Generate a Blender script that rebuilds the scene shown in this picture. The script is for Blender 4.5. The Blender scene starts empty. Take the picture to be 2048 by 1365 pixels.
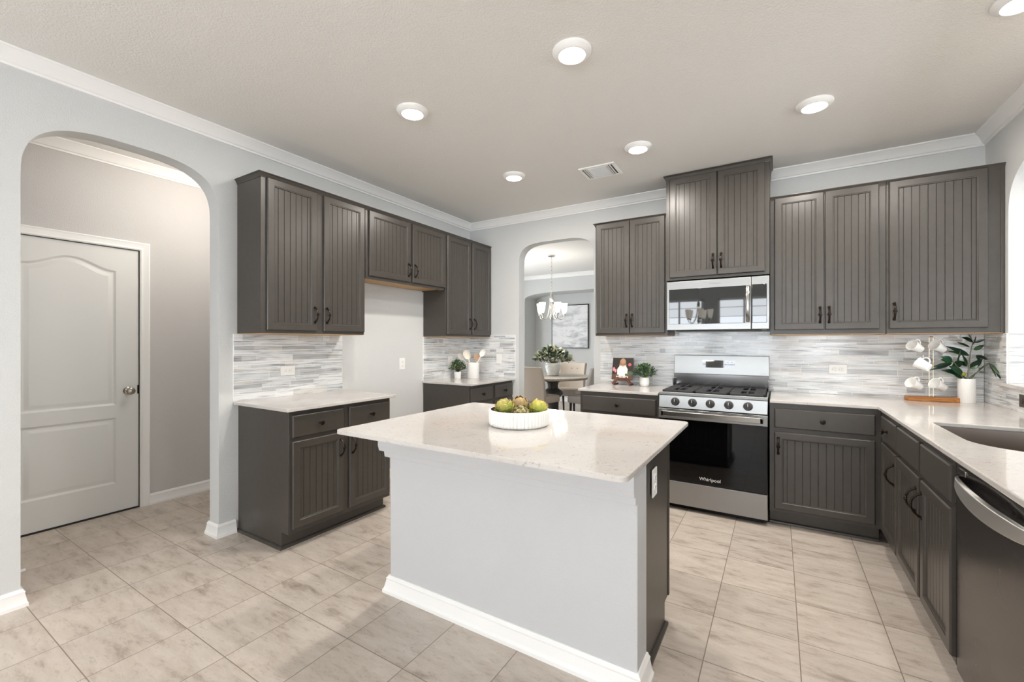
import bpy, bmesh, math, random
from math import sin, cos, pi, radians
from mathutils import Vector, Matrix
from mathutils.geometry import tessellate_polygon

# ------------------------------------------------------------------ camera, light, exposure
S = bpy.context.scene
COL = S.collection
YAW = 0.5506
cam_d = bpy.data.cameras.new('camera')
cam = bpy.data.objects.new('camera', cam_d); COL.objects.link(cam)
cam.location = (0, 0, 1.3307)
cam.rotation_euler = (pi/2, 0, YAW)
cam_d.sensor_width = 36; cam_d.lens = 36*866.24/2048
cam_d.shift_y = 0.00104; cam_d.clip_start = .02
S.camera = cam
S.view_settings.view_transform = 'Standard'; S.view_settings.look = 'None'
S.view_settings.gamma = 1; S.view_settings.use_curve_mapping = False
S.view_settings.exposure = 0.37
cy = S.cycles
cy.use_denoising = True
try: cy.denoiser = 'OPENIMAGEDENOISE'
except Exception: pass
cy.max_bounces = 8; cy.diffuse_bounces = 5; cy.glossy_bounces = 4; cy.transmission_bounces = 4
cy.sample_clamp_indirect = 6; cy.caustics_reflective = False; cy.caustics_refractive = False
cy.use_adaptive_sampling = True; cy.adaptive_threshold = 0.02

W = bpy.data.worlds.new('daylight'); S.world = W; W.use_nodes = True
_bg = W.node_tree.nodes['Background']
_bg.inputs[0].default_value = (.90, .95, 1.0, 1); _bg.inputs[1].default_value = 7.0

def area(name, loc, rot, sx, sy, power, color=(1, 1, 1), shape='RECTANGLE', portal=False):
    l = bpy.data.lights.new(name, 'AREA'); l.shape = shape; l.size = sx
    if shape in ('RECTANGLE', 'ELLIPSE'): l.size_y = sy
    l.energy = power; l.color = color
    if portal: l.cycles.is_portal = True
    o = bpy.data.objects.new(name, l); COL.objects.link(o); o.location = loc; o.rotation_euler = rot
    return o

LAMP = 12.2            # each recessed ceiling light
WARM = (1.0, .94, .865)
DAY = (.82, .915, 1.0)
UPTILT = radians(52)      # added upward tilt of the window lamps, brightens the ceiling as open blinds would
# lamps at the rear windows; living and dining ones are unseen, added for fill
REAR_WINDOWS = [(-2.6, -1.5), (-1.2, -.1), (.4, 1.3), (2.7, 3.5)]
for (x0, x1), pw in zip(REAR_WINDOWS, (9, 13, 12, 4)):
    area('window_daylight', ((x0+x1)/2, -3.30, 1.5), (pi/2+UPTILT, 0, 0), x1-x0, 1.5, pw, DAY)
area('window_daylight', (4.35, 1.5, 1.5), (pi/2+UPTILT, 0, pi/2), 3.0, 1.5, 26, DAY)  # unseen living room window, added to even out the light
area('window_daylight', (-5.25, 6.4, 1.5), (pi/2+.3, 0, -pi/2), 2.4, 1.5, 30, (.93, .97, 1.0))  # unseen dining room window, added to brighten that room

# ------------------------------------------------------------------ dimensions
LX, BY, RX, ZC = -3.245, 4.295, 1.232, 2.778
ZCB = 2.699
CT = .914; TH = .022; CB = CT - TH
HX = -4.386

# ------------------------------------------------------------------ mesh helper
class MB:
    def __init__(s): s.v = []; s.f = []; s.m = []; s.c = []
    def add(s, vs, fs, m=0, c=None):
        o = len(s.v); s.v += [tuple(p) for p in vs]
        for f in fs: s.f.append([i+o for i in f]); s.m.append(m); s.c.append(c)
        return s
    def box(s, a, b, m=0, c=None):
        x0, y0, z0 = [min(p, q) for p, q in zip(a, b)]; x1, y1, z1 = [max(p, q) for p, q in zip(a, b)]
        return s.add([(x0,y0,z0),(x1,y0,z0),(x1,y1,z0),(x0,y1,z0),(x0,y0,z1),(x1,y0,z1),(x1,y1,z1),(x0,y1,z1)],
                     [(0,3,2,1),(4,5,6,7),(0,1,5,4),(1,2,6,5),(2,3,7,6),(3,0,4,7)], m, c)
    def poly(s, outer, holes, fn, d, m=0):
        """2D polygon with holes, mapped by fn(a,b,depth) and given thickness d"""
        loops = [outer] + list(holes)
        allp = [p for l in loops for p in l]; n = len(allp)
        tris = tessellate_polygon([[Vector((p[0], p[1], 0)) for p in l] for l in loops])
        vs = [fn(p[0], p[1], 0) for p in allp] + [fn(p[0], p[1], d) for p in allp]
        fs = []
        for t in tris:
            a, b, c_ = [allp[i] for i in t]
            ar = (b[0]-a[0])*(c_[1]-a[1]) - (b[1]-a[1])*(c_[0]-a[0])
            t = list(t) if ar > 0 else list(t)[::-1]
            fs.append(t); fs.append([i+n for i in t[::-1]])
        o = 0
        for k, l in enumerate(loops):
            L = len(l); ar = sum(l[i][0]*l[(i+1) % L][1]-l[(i+1) % L][0]*l[i][1] for i in range(L))
            for i in range(L):
                j = (i+1) % L; q = [o+i, o+i+n, o+j+n, o+j]
                if (ar > 0) == (k > 0): q = q[::-1]
                fs.append(q)
            o += L
        return s.add(vs, fs, m)
    def sweep(s, pts, prof, m=0, fn=None, closed=False):
        """profile (out, up) along a polyline in a plane; out is to the right of travel; mitred"""
        n = len(pts); rings = []
        for i in range(n):
            p = Vector(pts[i][:2])
            def seg(a, b):
                d = Vector(pts[b][:2])-Vector(pts[a][:2]); d.normalize(); return Vector((d.y, -d.x))
            n0 = seg(i-1, i) if (i > 0 or closed) else None
            n1 = seg(i, (i+1) % n) if (i < n-1 or closed) else None
            if n0 is None: nn = n1
            elif n1 is None: nn = n0
            else:
                nn = n0+n1; nn = nn/max(.2, nn.dot(n0))
            z = pts[i][2] if len(pts[i]) > 2 else 0
            ring = []
            for o_, u_ in prof:
                q = p+nn*o_; ring.append((q.x, q.y, z+u_) if fn is None else fn(q.x, q.y, z+u_))
            rings.append(ring)
        k = len(prof); vs = [v for r in rings for v in r]; fs = []
        for i in range(n if closed else n-1):
            a = i*k; b = ((i+1) % n)*k
            for j in range(k):
                j2 = (j+1) % k; fs.append((a+j, b+j, b+j2, a+j2))
        if not closed:
            fs.append(list(range(k))); fs.append([(n-1)*k+j for j in range(k)][::-1])
        return s.add(vs, fs, m)
    def tube(s, pts, r, n=8, m=0, c=None, cap=True, flat=1.0, up=None):
        pts = [Vector(p) for p in pts]; N = len(pts)
        rs = r if isinstance(r, (list, tuple)) else [r]*N
        vs = []; prev = None
        for i, p in enumerate(pts):
            t = (pts[min(i+1, N-1)]-pts[max(i-1, 0)]); t.normalize()
            if prev is None:
                a = Vector(up) if up else (Vector((0, 0, 1)) if abs(t.z) < .9 else Vector((1, 0, 0)))
            else: a = prev
            x = (a - t*a.dot(t)); x.normalize(); y = t.cross(x); prev = x
            for k in range(n):
                th = 2*pi*k/n; vs.append(p+(x*cos(th)+y*sin(th)*flat)*rs[i])
        fs = []
        for i in range(N-1):
            for k in range(n):
                k2 = (k+1) % n; fs.append((i*n+k, i*n+k2, (i+1)*n+k2, (i+1)*n+k))
        if cap: fs.append(list(range(n))[::-1]); fs.append([(N-1)*n+k for k in range(n)])
        return s.add(vs, fs, m, c)
    def lathe(s, prof, n=32, m=0, c=None, ctr=(0, 0, 0), mat=None, rib=None):
        vs = []; fs = []; K = len(prof)
        for i, (r, z) in enumerate(prof):
            for k in range(n):
                th = 2*pi*k/n; rr = max(r, 1e-5)
                if rib and rib[0] <= i < rib[1]: rr *= 1+rib[3]*(abs(sin(th*rib[2]/2))-.5)
                p = Vector((rr*cos(th), rr*sin(th), z))
                if mat is not None: p = mat @ p
                vs.append(p+Vector(ctr))
        for i in range(K-1):
            for k in range(n):
                k2 = (k+1) % n; fs.append((i*n+k, i*n+k2, (i+1)*n+k2, (i+1)*n+k))
        return s.add(vs, fs, m, c)
    def leaf(s, base, d, nrm, L, w, bend=.3, m=0, c=None, fold=.15, n=4, tip=1.0):
        base = Vector(base); d = Vector(d).normalized(); nrm = Vector(nrm); nrm = nrm-d*nrm.dot(d)
        if nrm.length < 1e-4: nrm = d.orthogonal()
        nrm.normalize(); sd = d.cross(nrm); vs = []; fs = []
        for i in range(n+1):
            t = i/n; ww = w*(sin(pi*min(1, t**.8*.97+.03)))**tip if i < n else w*.04
            ctr = base+d*(L*t)-nrm*(bend*L*t*t)
            vs += [ctr-sd*ww+nrm*fold*ww, ctr, ctr+sd*ww+nrm*fold*ww]
        for i in range(n):
            a = i*3; fs += [(a, a+1, a+4, a+3), (a+1, a+2, a+5, a+4)]
        return s.add(vs, fs, m, c)
    def build(s, name, mats, parent=None, loc=None, bev=0, smooth=35, rot=None, seg=2):
        me = bpy.data.meshes.new(name); me.from_pydata(s.v, [], s.f)
        if not isinstance(mats, (list, tuple)): mats = [mats]
        for m in mats: me.materials.append(m)
        me.polygons.foreach_set('material_index', s.m)
        if any(c is not None for c in s.c):
            at = me.color_attributes.new('tint', 'FLOAT_COLOR', 'CORNER')
            k = 0
            for p, c in zip(me.polygons, s.c):
                c = c or (1, 1, 1)
                for _ in p.loop_indices: at.data[k].color = (c[0], c[1], c[2], 1); k += 1
        if smooth:
            me.polygons.foreach_set('use_smooth', [True]*len(me.polygons))
            me.set_sharp_from_angle(angle=radians(smooth))
        me.update()
        o = bpy.data.objects.new(name, me); COL.objects.link(o)
        if parent is not None: o.parent = parent
        if loc is not None: o.location = loc
        if rot is not None: o.rotation_euler = rot
        if bev:
            b = o.modifiers.new('bevel', 'BEVEL'); b.width = bev; b.segments = seg; b.limit_method = 'ANGLE'; b.angle_limit = radians(40)
        return o

def tag(o, label=None, cat=None, group=None, kind=None):
    if label: o['label'] = label
    if cat: o['category'] = cat
    if group: o['group'] = group
    if kind: o['kind'] = kind
    return o
def thing(name, label, cat, loc=(0, 0, 0), rz=0, group=None):
    o = bpy.data.objects.new(name, None); COL.objects.link(o); o.empty_display_size = .1
    o.location = loc; o.rotation_euler = (0, 0, rz)
    return tag(o, label, cat, group)
def structure(o): o['kind'] = 'structure'; return o
def copy_tree(o, parent=None):
    c = o.copy(); COL.objects.link(c)
    if parent is not None: c.parent = parent
    for ch in list(o.children): copy_tree(ch, c)
    return c

# ------------------------------------------------------------------ materials
def srgb(r, g, b):
    f = lambda u: (u/255/12.92) if u/255 <= .04045 else ((u/255+.055)/1.055)**2.4
    return (f(r), f(g), f(b), 1)
class Mat:
    def __init__(s, name, col=(.5, .5, .5, 1), rough=.5, metal=0, spec=.5, coat=0):
        s.m = bpy.data.materials.new(name); s.m.use_nodes = True
        s.nt = s.m.node_tree; s.b = s.nt.nodes['Principled BSDF']
        s.b.inputs['Base Color'].default_value = col; s.b.inputs['Roughness'].default_value = rough
        s.b.inputs['Metallic'].default_value = metal; s.b.inputs['Specular IOR Level'].default_value = spec
        if coat: s.b.inputs['Coat Weight'].default_value = coat; s.b.inputs['Coat Roughness'].default_value = .05
    def n(s, t, **kw):
        x = s.nt.nodes.new(t)
        for k, v in kw.items():
            if k in x.inputs: x.inputs[k].default_value = v
            else: setattr(x, k, v)
        return x
    def l(s, a, b): s.nt.links.new(a, b)
    def co(s, scale=(1, 1, 1), kind='Object'):
        t = s.n('ShaderNodeTexCoord'); mp = s.n('ShaderNodeMapping'); mp.inputs['Scale'].default_value = scale
        s.l(t.outputs[kind], mp.inputs[0]); return mp.outputs[0]
    def noise(s, co, scale, detail=3, rough=.5, dist=0):
        x = s.n('ShaderNodeTexNoise'); x.inputs['Scale'].default_value = scale; x.inputs['Detail'].default_value = detail
        x.inputs['Roughness'].default_value = rough; x.inputs['Distortion'].default_value = dist
        if co is not None: s.l(co, x.inputs['Vector'])
        return x
    def ramp(s, fac, stops):
        r = s.n('ShaderNodeValToRGB'); e = r.color_ramp.elements
        while len(e) < len(stops): e.new(.5)
        for i, (p, c) in enumerate(stops): e[i].position = p; e[i].color = c
        s.l(fac, r.inputs[0]); return r.outputs[0]
    def mix(s, fac, a, b, bt='MIX'):
        x = s.n('ShaderNodeMix'); x.data_type = 'RGBA'; x.blend_type = bt
        for i, v in ((0, fac), (6, a), (7, b)):
            if hasattr(v, 'is_output'): s.l(v, x.inputs[i])
            else: x.inputs[i].default_value = v
        return x.outputs[2]
    def bump(s, h, strength=.3, dist=.002):
        x = s.n('ShaderNodeBump'); x.inputs['Strength'].default_value = strength; x.inputs['Distance'].default_value = dist
        s.l(h, x.inputs['Height']); s.l(x.outputs[0], s.b.inputs['Normal'])
    def col(s, c): s.l(c, s.b.inputs['Base Color'])
    def emit(s, c, st): s.b.inputs['Emission Color'].default_value = c; s.b.inputs['Emission Strength'].default_value = st
    def tint(s): a = s.n('ShaderNodeVertexColor'); a.layer_name = 'tint'; return a.outputs[0]

def painted_wall(name, col, scale=150, st=.35):
    M = Mat(name, col, .75, spec=.25); n = M.noise(M.co(), scale, 2, .5, .1)
    M.bump(M.ramp(n.outputs[0], [(.38, (0, 0, 0, 1)), (.62, (1, 1, 1, 1))]), st, .0016); return M.m
M_WALL = painted_wall('grey_wall_paint', srgb(209, 210, 209))
M_HALL = painted_wall('hall_wall_paint', srgb(205, 202, 200))
M_CEIL = painted_wall('textured_ceiling_paint', srgb(232, 230, 226), 115, .5)
M_PONY = painted_wall('island_wall_paint', srgb(200, 200, 201), 160, .22)
M_TRIM = Mat('white_trim_paint', srgb(245, 244, 242), .35).m
M_DOOR = Mat('white_door_paint', srgb(226, 225, 222), .4).m
def cab_mat():
    M = Mat('charcoal_brown_cabinet_paint', srgb(88, 82, 76), .33, spec=.5)
    n = M.noise(M.co((1, 1, 1)), 25, 2)
    M.col(M.ramp(n.outputs[0], [(.3, srgb(66, 62, 57)), (.7, srgb(71, 66, 61))])); return M.m
M_CAB = cab_mat()
M_SHADOWGAP = Mat('shadow_gap_dark', srgb(40, 37, 34), .6).m  # dark colour for the shade in the hall door gap
M_WOOD_UNDER = Mat('raw_wood_underside', srgb(196, 158, 110), .5).m
def quartz():
    M = Mat('pale_quartz', srgb(222, 215, 208), .07, spec=.5)
    c = M.co(); a = M.noise(c, 9, 6, .6, 1.5); b = M.noise(c, 38, 5, .65, 2.2); d = M.noise(c, 3, 2)
    base = M.ramp(d.outputs[0], [(.3, srgb(197, 191, 186)), (.7, srgb(206, 202, 198))])
    v = M.ramp(b.outputs[0], [(.57, (0, 0, 0, 1)), (.635, (.75, .75, .75, 1)), (.69, (0, 0, 0, 1))])
    v2 = M.ramp(a.outputs[0], [(.42, (0, 0, 0, 1)), (.56, (1, 1, 1, 1))])
    m = M.n('ShaderNodeMath', operation='MULTIPLY'); M.l(v, m.inputs[0]); M.l(v2, m.inputs[1])
    M.col(M.mix(m.outputs[0], base, srgb(150, 142, 136))); return M.m
M_QUARTZ = quartz()
def floor_mat():
    M = Mat('travertine_floor_tile', (.5, .5, .5, 1), .38, spec=.4)
    t = M.n('ShaderNodeTexCoord'); sub = M.n('ShaderNodeVectorMath', operation='SUBTRACT')
    M.l(t.outputs['Object'], sub.inputs[0]); sub.inputs[1].default_value = (.0785, .924, 0)
    br = M.n('ShaderNodeTexBrick'); br.offset = 0; br.squash = 1
    br.inputs['Scale'].default_value = 1; br.inputs['Brick Width'].default_value = .345; br.inputs['Row Height'].default_value = .345
    br.inputs['Mortar Size'].default_value = .0021; br.inputs['Mortar Smooth'].default_value = .1
    br.inputs['Color1'].default_value = (0, 0, 0, 1); br.inputs['Color2'].default_value = (1, 1, 1, 1)
    M.l(sub.outputs[0], br.inputs['Vector'])
    # each tile reads its own piece of stone
    sc = M.n('ShaderNodeVectorMath', operation='SCALE'); sc.inputs['Scale'].default_value = 1/.345; M.l(sub.outputs[0], sc.inputs[0])
    fl = M.n('ShaderNodeVectorMath', operation='FLOOR'); M.l(sc.outputs[0], fl.inputs[0])
    wn = M.n('ShaderNodeTexWhiteNoise'); wn.noise_dimensions = '2D'; M.l(fl.outputs[0], wn.inputs['Vector'])
    s2 = M.n('ShaderNodeVectorMath', operation='SCALE'); s2.inputs['Scale'].default_value = 40; M.l(wn.outputs['Color'], s2.inputs[0])
    ad = M.n('ShaderNodeVectorMath', operation='ADD'); M.l(t.outputs['Object'], ad.inputs[0]); M.l(s2.outputs[0], ad.inputs[1])
    mp = M.n('ShaderNodeMapping'); mp.inputs['Scale'].default_value = (1, 3.4, 1); M.l(ad.outputs[0], mp.inputs[0])
    a = M.noise(mp.outputs[0], 4.0, 10, .68, .25); b = M.noise(mp.outputs[0], 13, 9, .74, .15); c = M.noise(ad.outputs[0], 110, 4, .65)
    base = M.ramp(a.outputs[0], [(.30, srgb(150, 136, 124)), (.45, srgb(196, 184, 172)), (.62, srgb(208, 197, 186)), (.8, srgb(200, 191, 183))])
    base = M.mix(M.ramp(b.outputs[0], [(.55, (0, 0, 0, 1)), (.68, (.6, .6, .6, 1))]), base, srgb(160, 145, 132))
    base = M.mix(M.ramp(c.outputs[0], [(.63, (0, 0, 0, 1)), (.70, (.7, .7, .7, 1))]), base, srgb(142, 127, 113))
    hs = M.n('ShaderNodeHueSaturation'); M.l(base, hs.inputs['Color'])
    mr = M.n('ShaderNodeMapRange'); mr.inputs[3].default_value = .95; mr.inputs[4].default_value = 1.04; M.l(wn.outputs['Value'], mr.inputs[0]); M.l(mr.outputs[0], hs.inputs['Value'])
    M.col(M.mix(br.outputs['Fac'], hs.outputs[0], srgb(142, 129, 117)))
    inv = M.n('ShaderNodeMath', operation='SUBTRACT'); inv.inputs[0].default_value = 1; M.l(br.outputs['Fac'], inv.inputs[1])
    M.bump(inv.outputs[0], .5, .002); return M.m
M_FLOOR = floor_mat()
def mosaic_mat():
    M = Mat('streaked_glass_mosaic', (.6, .6, .6, 1), .13, spec=.5)
    a = M.noise(M.co((2.0, 2.0, 34)), 2.2, 4, .55, .5)
    st = M.ramp(a.outputs[0], [(.30, srgb(164, 166, 169)), (.43, srgb(220, 222, 224)), (.56, srgb(246, 247, 248)), (.74, srgb(220, 219, 216))])
    M.col(M.mix(1.0, st, M.tint(), 'MULTIPLY')); return M.m
M_TILE = mosaic_mat()
M_GROUT = Mat('white_grout', srgb(246, 246, 244), .7).m
def steel(name, c, rough, aniso=.6, sc=(1, 1, 220), metal=1.0):
    M = Mat(name, c, rough, metal); n = M.noise(M.co(sc), 3, 3)
    r = M.n('ShaderNodeMapRange'); r.inputs[3].default_value = rough*.95; r.inputs[4].default_value = rough*1.06
    M.l(n.outputs[0], r.inputs[0]); M.l(r.outputs[0], M.b.inputs['Roughness']); M.b.inputs['Anisotropic'].default_value = aniso; return M.m
M_STEEL = steel('brushed_stainless', srgb(158, 158, 157), .36, metal=.85)
M_STEELH = steel('satin_steel_handle', srgb(170, 166, 162), .26)
M_DARKSTEEL = steel('black_stainless', srgb(92, 88, 86), .27, 0, (1, 1, 1), metal=.85)
M_DWSTEEL = steel('bright_brushed_steel', srgb(228, 226, 223), .38)
M_SINK = steel('sink_steel', srgb(150, 140, 132), .28, 0)
M_BLACKGLASS = Mat('black_glass', srgb(9, 9, 10), .025, spec=1.0).m
M_OVENGLASS = Mat('black_oven_glass', srgb(5, 5, 6), .03, spec=.3).m
M_BLACK = Mat('black_enamel', srgb(18, 18, 19), .25).m
M_IRON = Mat('cast_iron', srgb(48, 48, 50), .5).m
M_BRONZE = Mat('oil_rubbed_bronze', srgb(44, 34, 29), .33, .7).m
M_NICKEL = Mat('satin_nickel', srgb(176, 170, 160), .25, 1.0).m
M_WHITEPL = Mat('white_plastic', srgb(240, 239, 236), .35).m
M_BROWNPL = Mat('dark_brown_plastic', srgb(52, 42, 36), .4).m
M_SLOT = Mat('outlet_slot_black', srgb(25, 25, 25), .6).m
M_KNOB = Mat('grey_black_knob', srgb(52, 51, 51), .38).m
M_CERAMIC = Mat('white_ceramic', srgb(240, 239, 236), .22, spec=.5).m
M_CERMATTE = Mat('matte_white_ceramic', srgb(238, 237, 234), .5).m
M_BROWNGLAZE = Mat('brown_bowl_inside', srgb(92, 66, 48), .5).m
M_SOIL = Mat('dark_soil', srgb(52, 44, 36), .9).m
M_ACACIA = None
def wood(name, a, b, sc=(3, 40, 40), rough=.45):
    M = Mat(name, a, rough); n = M.noise(M.co(sc), 2, 4, .6, 1.0)
    M.col(M.ramp(n.outputs[0], [(.35, a), (.65, b)])); return M.m
M_ACACIA = wood('honey_acacia_wood', srgb(150, 92, 44), srgb(196, 136, 74))
M_WALNUT = wood('walnut_stand_wood', srgb(70, 40, 26), srgb(104, 62, 40), (40, 40, 3))
M_TABLE = wood('weathered_grey_wood', srgb(150, 143, 132), srgb(178, 170, 158), (2, 20, 20))
M_TABLEBASE = wood('dark_grey_wood', srgb(68, 68, 68), srgb(92, 90, 88), (20, 20, 2))
M_DARKLEG = Mat('black_wood_leg', srgb(28, 26, 26), .4).m
M_LINEN = Mat('beige_linen', srgb(190, 178, 165), .85).m
M_LINENG = Mat('grey_linen', srgb(158, 152, 148), .85).m
M_SPOON_W = Mat('white_enamel_spoon', srgb(238, 234, 226), .35).m
M_SPOON_B = wood('pale_beech_wood', srgb(228, 216, 198), srgb(238, 230, 216), (30, 30, 3), .5)
def leaf_mat(name, rough=.5, spec=.4):
    M = Mat(name, (.1, .2, .05, 1), rough, spec=spec); M.col(M.tint()); M.b.inputs['Subsurface Weight'].default_value = 0; return M.m
M_LEAF = leaf_mat('plant_leaf'); M_GLOSSLEAF = leaf_mat('glossy_plant_leaf', .28, .5); M_VEG = leaf_mat('artichoke_leaf', .5)
M_LENS = Mat('lit_lamp_lens', (1, 1, 1, 1), .4); M_LENS.emit((1, .96, .90, 1), 12); M_LENS = M_LENS.m
M_SHADE = Mat('lit_frosted_glass', (1, .97, .92, 1), .4); M_SHADE.emit((1, .93, .80, 1), 1.5); M_SHADE = M_SHADE.m
M_CHROME = Mat('brushed_nickel_light', srgb(214, 210, 202), .22, 1.0).m
M_WIRE = Mat('pale_gold_wire', srgb(226, 205, 170), .25, 1.0).m
def paper(name, c, rough=.6): return Mat(name, c, rough).m

# ------------------------------------------------------------------ setting
def superarch(a0, a1, spring, top, n, N=40):
    c = (a0+a1)/2; h = (a1-a0)/2; pts = []
    for i in range(N+1):
        th = pi*i/N; ct = cos(th); st = sin(th)
        pts.append((c+h*math.copysign(abs(ct)**(2/n), ct), spring+(top-spring)*(st**(2/n))))
    return pts            # from a1 side to a0 side, anticlockwise
XL = lambda a, b, d: (LX-d, a, b)          # left wall faces +X
YB = lambda a, b, d: (a, BY+d, b)          # back wall faces -Y
XR = lambda a, b, d: (RX+d, a, b)
REAR = -3.4; XE = 4.5; XW = -5.4; YD = 8.35; YN = 8.88; XDE = -.6

mb = MB(); mb.box((XW, REAR-.1, -.06), (XE+.1, YN+.1, 0))
structure(mb.build('floor', M_FLOOR, smooth=0))
mb = MB(); mb.box((XW, REAR-.1, ZC), (XE+.1, YN+.1, ZC+.08))
structure(mb.build('ceiling', M_CEIL, smooth=0))
# left wall with the hall arch
A0, A1 = .563, 1.469
larch = superarch(A0, A1, 2.15, 2.492, 3.1)
out = [(REAR, 0), (A0, 0)] + larch[::-1] + [(A1, 0), (BY, 0), (BY, ZC), (REAR, ZC)]
mb = MB(); mb.poly(out, [], XL, .125)
structure(mb.build('wall_left', M_WALL, smooth=20))
# back wall with the dining arch
B0, B1 = -2.545, -1.634
barch = superarch(B0, B1, 2.15, 2.45, 4)
out = [(XW, 0), (B0, 0)] + barch[::-1] + [(B1, 0), (RX+.3, 0), (RX+.3, ZC), (XW, ZC)]
mb = MB(); mb.poly(out, [], YB, .125)
structure(mb.build('wall_back', M_WALL, smooth=20))
# right wall with the pass-through
P0, P1 = 1.75, 3.946
parch = superarch(P0, P1, 2.05, 2.47, 3.6)
mb = MB(); mb.poly([(1.0, 0), (BY, 0), (BY, ZC), (1.0, ZC)], [[(P0, 1.05), (P1, 1.05)] + parch], XR, .16)
structure(mb.build('wall_right', M_WALL, smooth=20))
# hall
D0, D1, DZ = .61, 1.405, 2.068
out = [(-1, 0), (D0, 0), (D0, DZ), (D1, DZ), (D1, 0), (BY, 0), (BY, ZC), (-1, ZC)]
mb = MB(); mb.poly(out, [], lambda a, b, d: (HX-d, a, b), .12)
structure(mb.build('wall_hall', M_HALL, smooth=0))
mb = MB(); mb.box((XW, -1.1, 0), (LX-.125, -1, ZC)); structure(mb.build('wall_hall_end', M_HALL, smooth=0))
mb = MB(); mb.box((HX-.5, .3, 0), (HX-.45, 1.8, 2.3)); structure(mb.build('wall_closet', M_HALL, smooth=0))
# dining room
niche = superarch(-4.8, -2.2, 2.25, 2.41, 3)
out = [(XW, 0), (-4.8, 0)] + niche[::-1] + [(-2.2, 0), (XDE, 0), (XDE, ZC), (XW, ZC)]
mb = MB(); mb.poly(out, [], lambda a, b, d: (a, YD+d, b), YN-YD)
structure(mb.build('wall_dining_niche', M_WALL, smooth=20))
mb = MB(); mb.box((XW, YN, 0), (XDE, YN+.1, ZC)); structure(mb.build('wall_dining_far', M_WALL, smooth=0))
DW0, DW1 = 5.6, 6.9
mb = MB(); mb.poly([(REAR-.1, 0), (YN+.1, 0), (YN+.1, ZC), (REAR-.1, ZC)], [[(DW0, .7), (DW1, .7), (DW1, 2.3), (DW0, 2.3)]], lambda a, b, d: (XW-d, a, b), .1); structure(mb.build('wall_dining_left', M_WALL, smooth=0))
mb = MB(); mb.box((XDE, BY+.125, 0), (XDE+.1, YN+.1, ZC))
structure(mb.build('wall_dining_right', M_WALL, smooth=0))
# living side and rear
mb = MB(); mb.poly([(REAR, 0), (6, 0), (6, ZC), (REAR, ZC)], [[(0, .65), (3, .65), (3, 2.35), (0, 2.35)]], lambda a, b, d: (XE+d, a, b), .1)
structure(mb.build('wall_living', M_WALL, smooth=0))
mb = MB(); mb.box((RX+.3, BY+1.6, 0), (XE+.1, BY+1.7, ZC)); structure(mb.build('wall_living_far', M_WALL, smooth=0))
mb = MB(); mb.poly([(XW, 0), (XE+.1, 0), (XE+.1, ZC), (XW, ZC)],
                   [[(x0, .65), (x1, .65), (x1, 2.35), (x0, 2.35)] for x0, x1 in REAR_WINDOWS], lambda a, b, d: (a, REAR-d, b), .1)
structure(mb.build('wall_rear', M_WALL, smooth=0))
def window(i, a0, a1, z0, z1, fn, slats=8):
    mb = MB()
    def bx(p, q, d0, d1): mb.box(fn(p[0], p[1], d0), fn(q[0], q[1], d1))
    for p, q in (((a0, z0), (a0+.05, z1)), ((a1-.05, z0), (a1, z1)), ((a0, z0), (a1, z0+.05)), ((a0, z1-.05), (a1, z1))): bx(p, q, 0, .06)
    bx(((a0+a1)/2-.02, z0), ((a0+a1)/2+.02, z1), .02, .05)
    for k in range(1, slats): z = z0+(z1-z0)*k/slats; bx((a0+.05, z-.006), (a1-.05, z+.006), .0, .03)
    structure(mb.build('window_%d' % i, M_TRIM, smooth=0))
for i, (x0, x1) in enumerate(REAR_WINDOWS): window(i+1, x0, x1, .65, 2.35, lambda a, b, d: (a, REAR-d, b))
window(5, 0, 3, .65, 2.35, lambda a, b, d: (XE+d, a, b)); window(6, DW0, DW1, .7, 2.3, lambda a, b, d: (XW-d, a, b))  # living and dining windows, both unseen and added along with their fill lamps

# crown mouldings
H = ZC-ZCB; C = .071
CROWN = [(-.01, .0), (-.01, -H), (.010, -H), (.012, -H+.012), (.022, -H+.016), (.026, -H+.022), (.034, -H+.036), (.050, -.022), (.060, -.016), (.063, -.012), (.070, -.009), (.071, .0)]
CROWN = CROWN[::-1]
mb = MB(); mb.sweep([(LX, REAR, ZC), (LX, BY, ZC), (-.845, BY, ZC)], CROWN)
structure(mb.build('trim_1', M_TRIM, smooth=25))
mb = MB(); mb.sweep([(-.05, BY, ZC), (RX, BY, ZC), (RX, 1.0, ZC)], CROWN)
structure(mb.build('trim_2', M_TRIM, smooth=25))
mb = MB(); mb.sweep([(HX, -1, ZC), (HX, BY, ZC), (LX-.125, BY, ZC), (LX-.125, -1, ZC)], CROWN)
structure(mb.build('trim_3', M_TRIM, smooth=25))
mb = MB(); mb.sweep([(XW, BY+.125, ZC), (XW, YD, ZC), (XDE, YD, ZC), (XDE, BY+.125, ZC)], CROWN)
structure(mb.build('trim_4', M_TRIM, smooth=25))
BASE = [(-.004, 0), (-.004, .088), (.006, .088), (.010, .080), (.015, .074), (.013, .066), (.019, .03), (.021, .022), (.024, .016), (.024, 0)][::-1]
def baseboard(name, pts):
    mb = MB(); mb.sweep(pts, BASE); structure(mb.build(name, M_TRIM, smooth=25))
baseboard('baseboard_left', [(LX, REAR), (LX, A0), (LX-.125, A0), (LX-.125, -1)])
baseboard('baseboard_left_far', [(LX-.125, BY), (LX-.125, A1), (LX, A1), (LX, 1.575)])
baseboard('baseboard_hall', [(HX, D1+.062), (HX, BY)])
baseboard('baseboard_back', [(LX-.125, BY), (HX, BY)][::-1])
baseboard('baseboard_dining', [(XW, YD), (-4.8, YD), (-4.8, YN), (-2.2, YN)])
baseboard('baseboard_fridge', [(LX, 2.47), (LX, 3.44)])
baseboard('baseboard_arch', [(LX+.68, BY), (B0, BY), (B0, BY+.125)])

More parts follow.
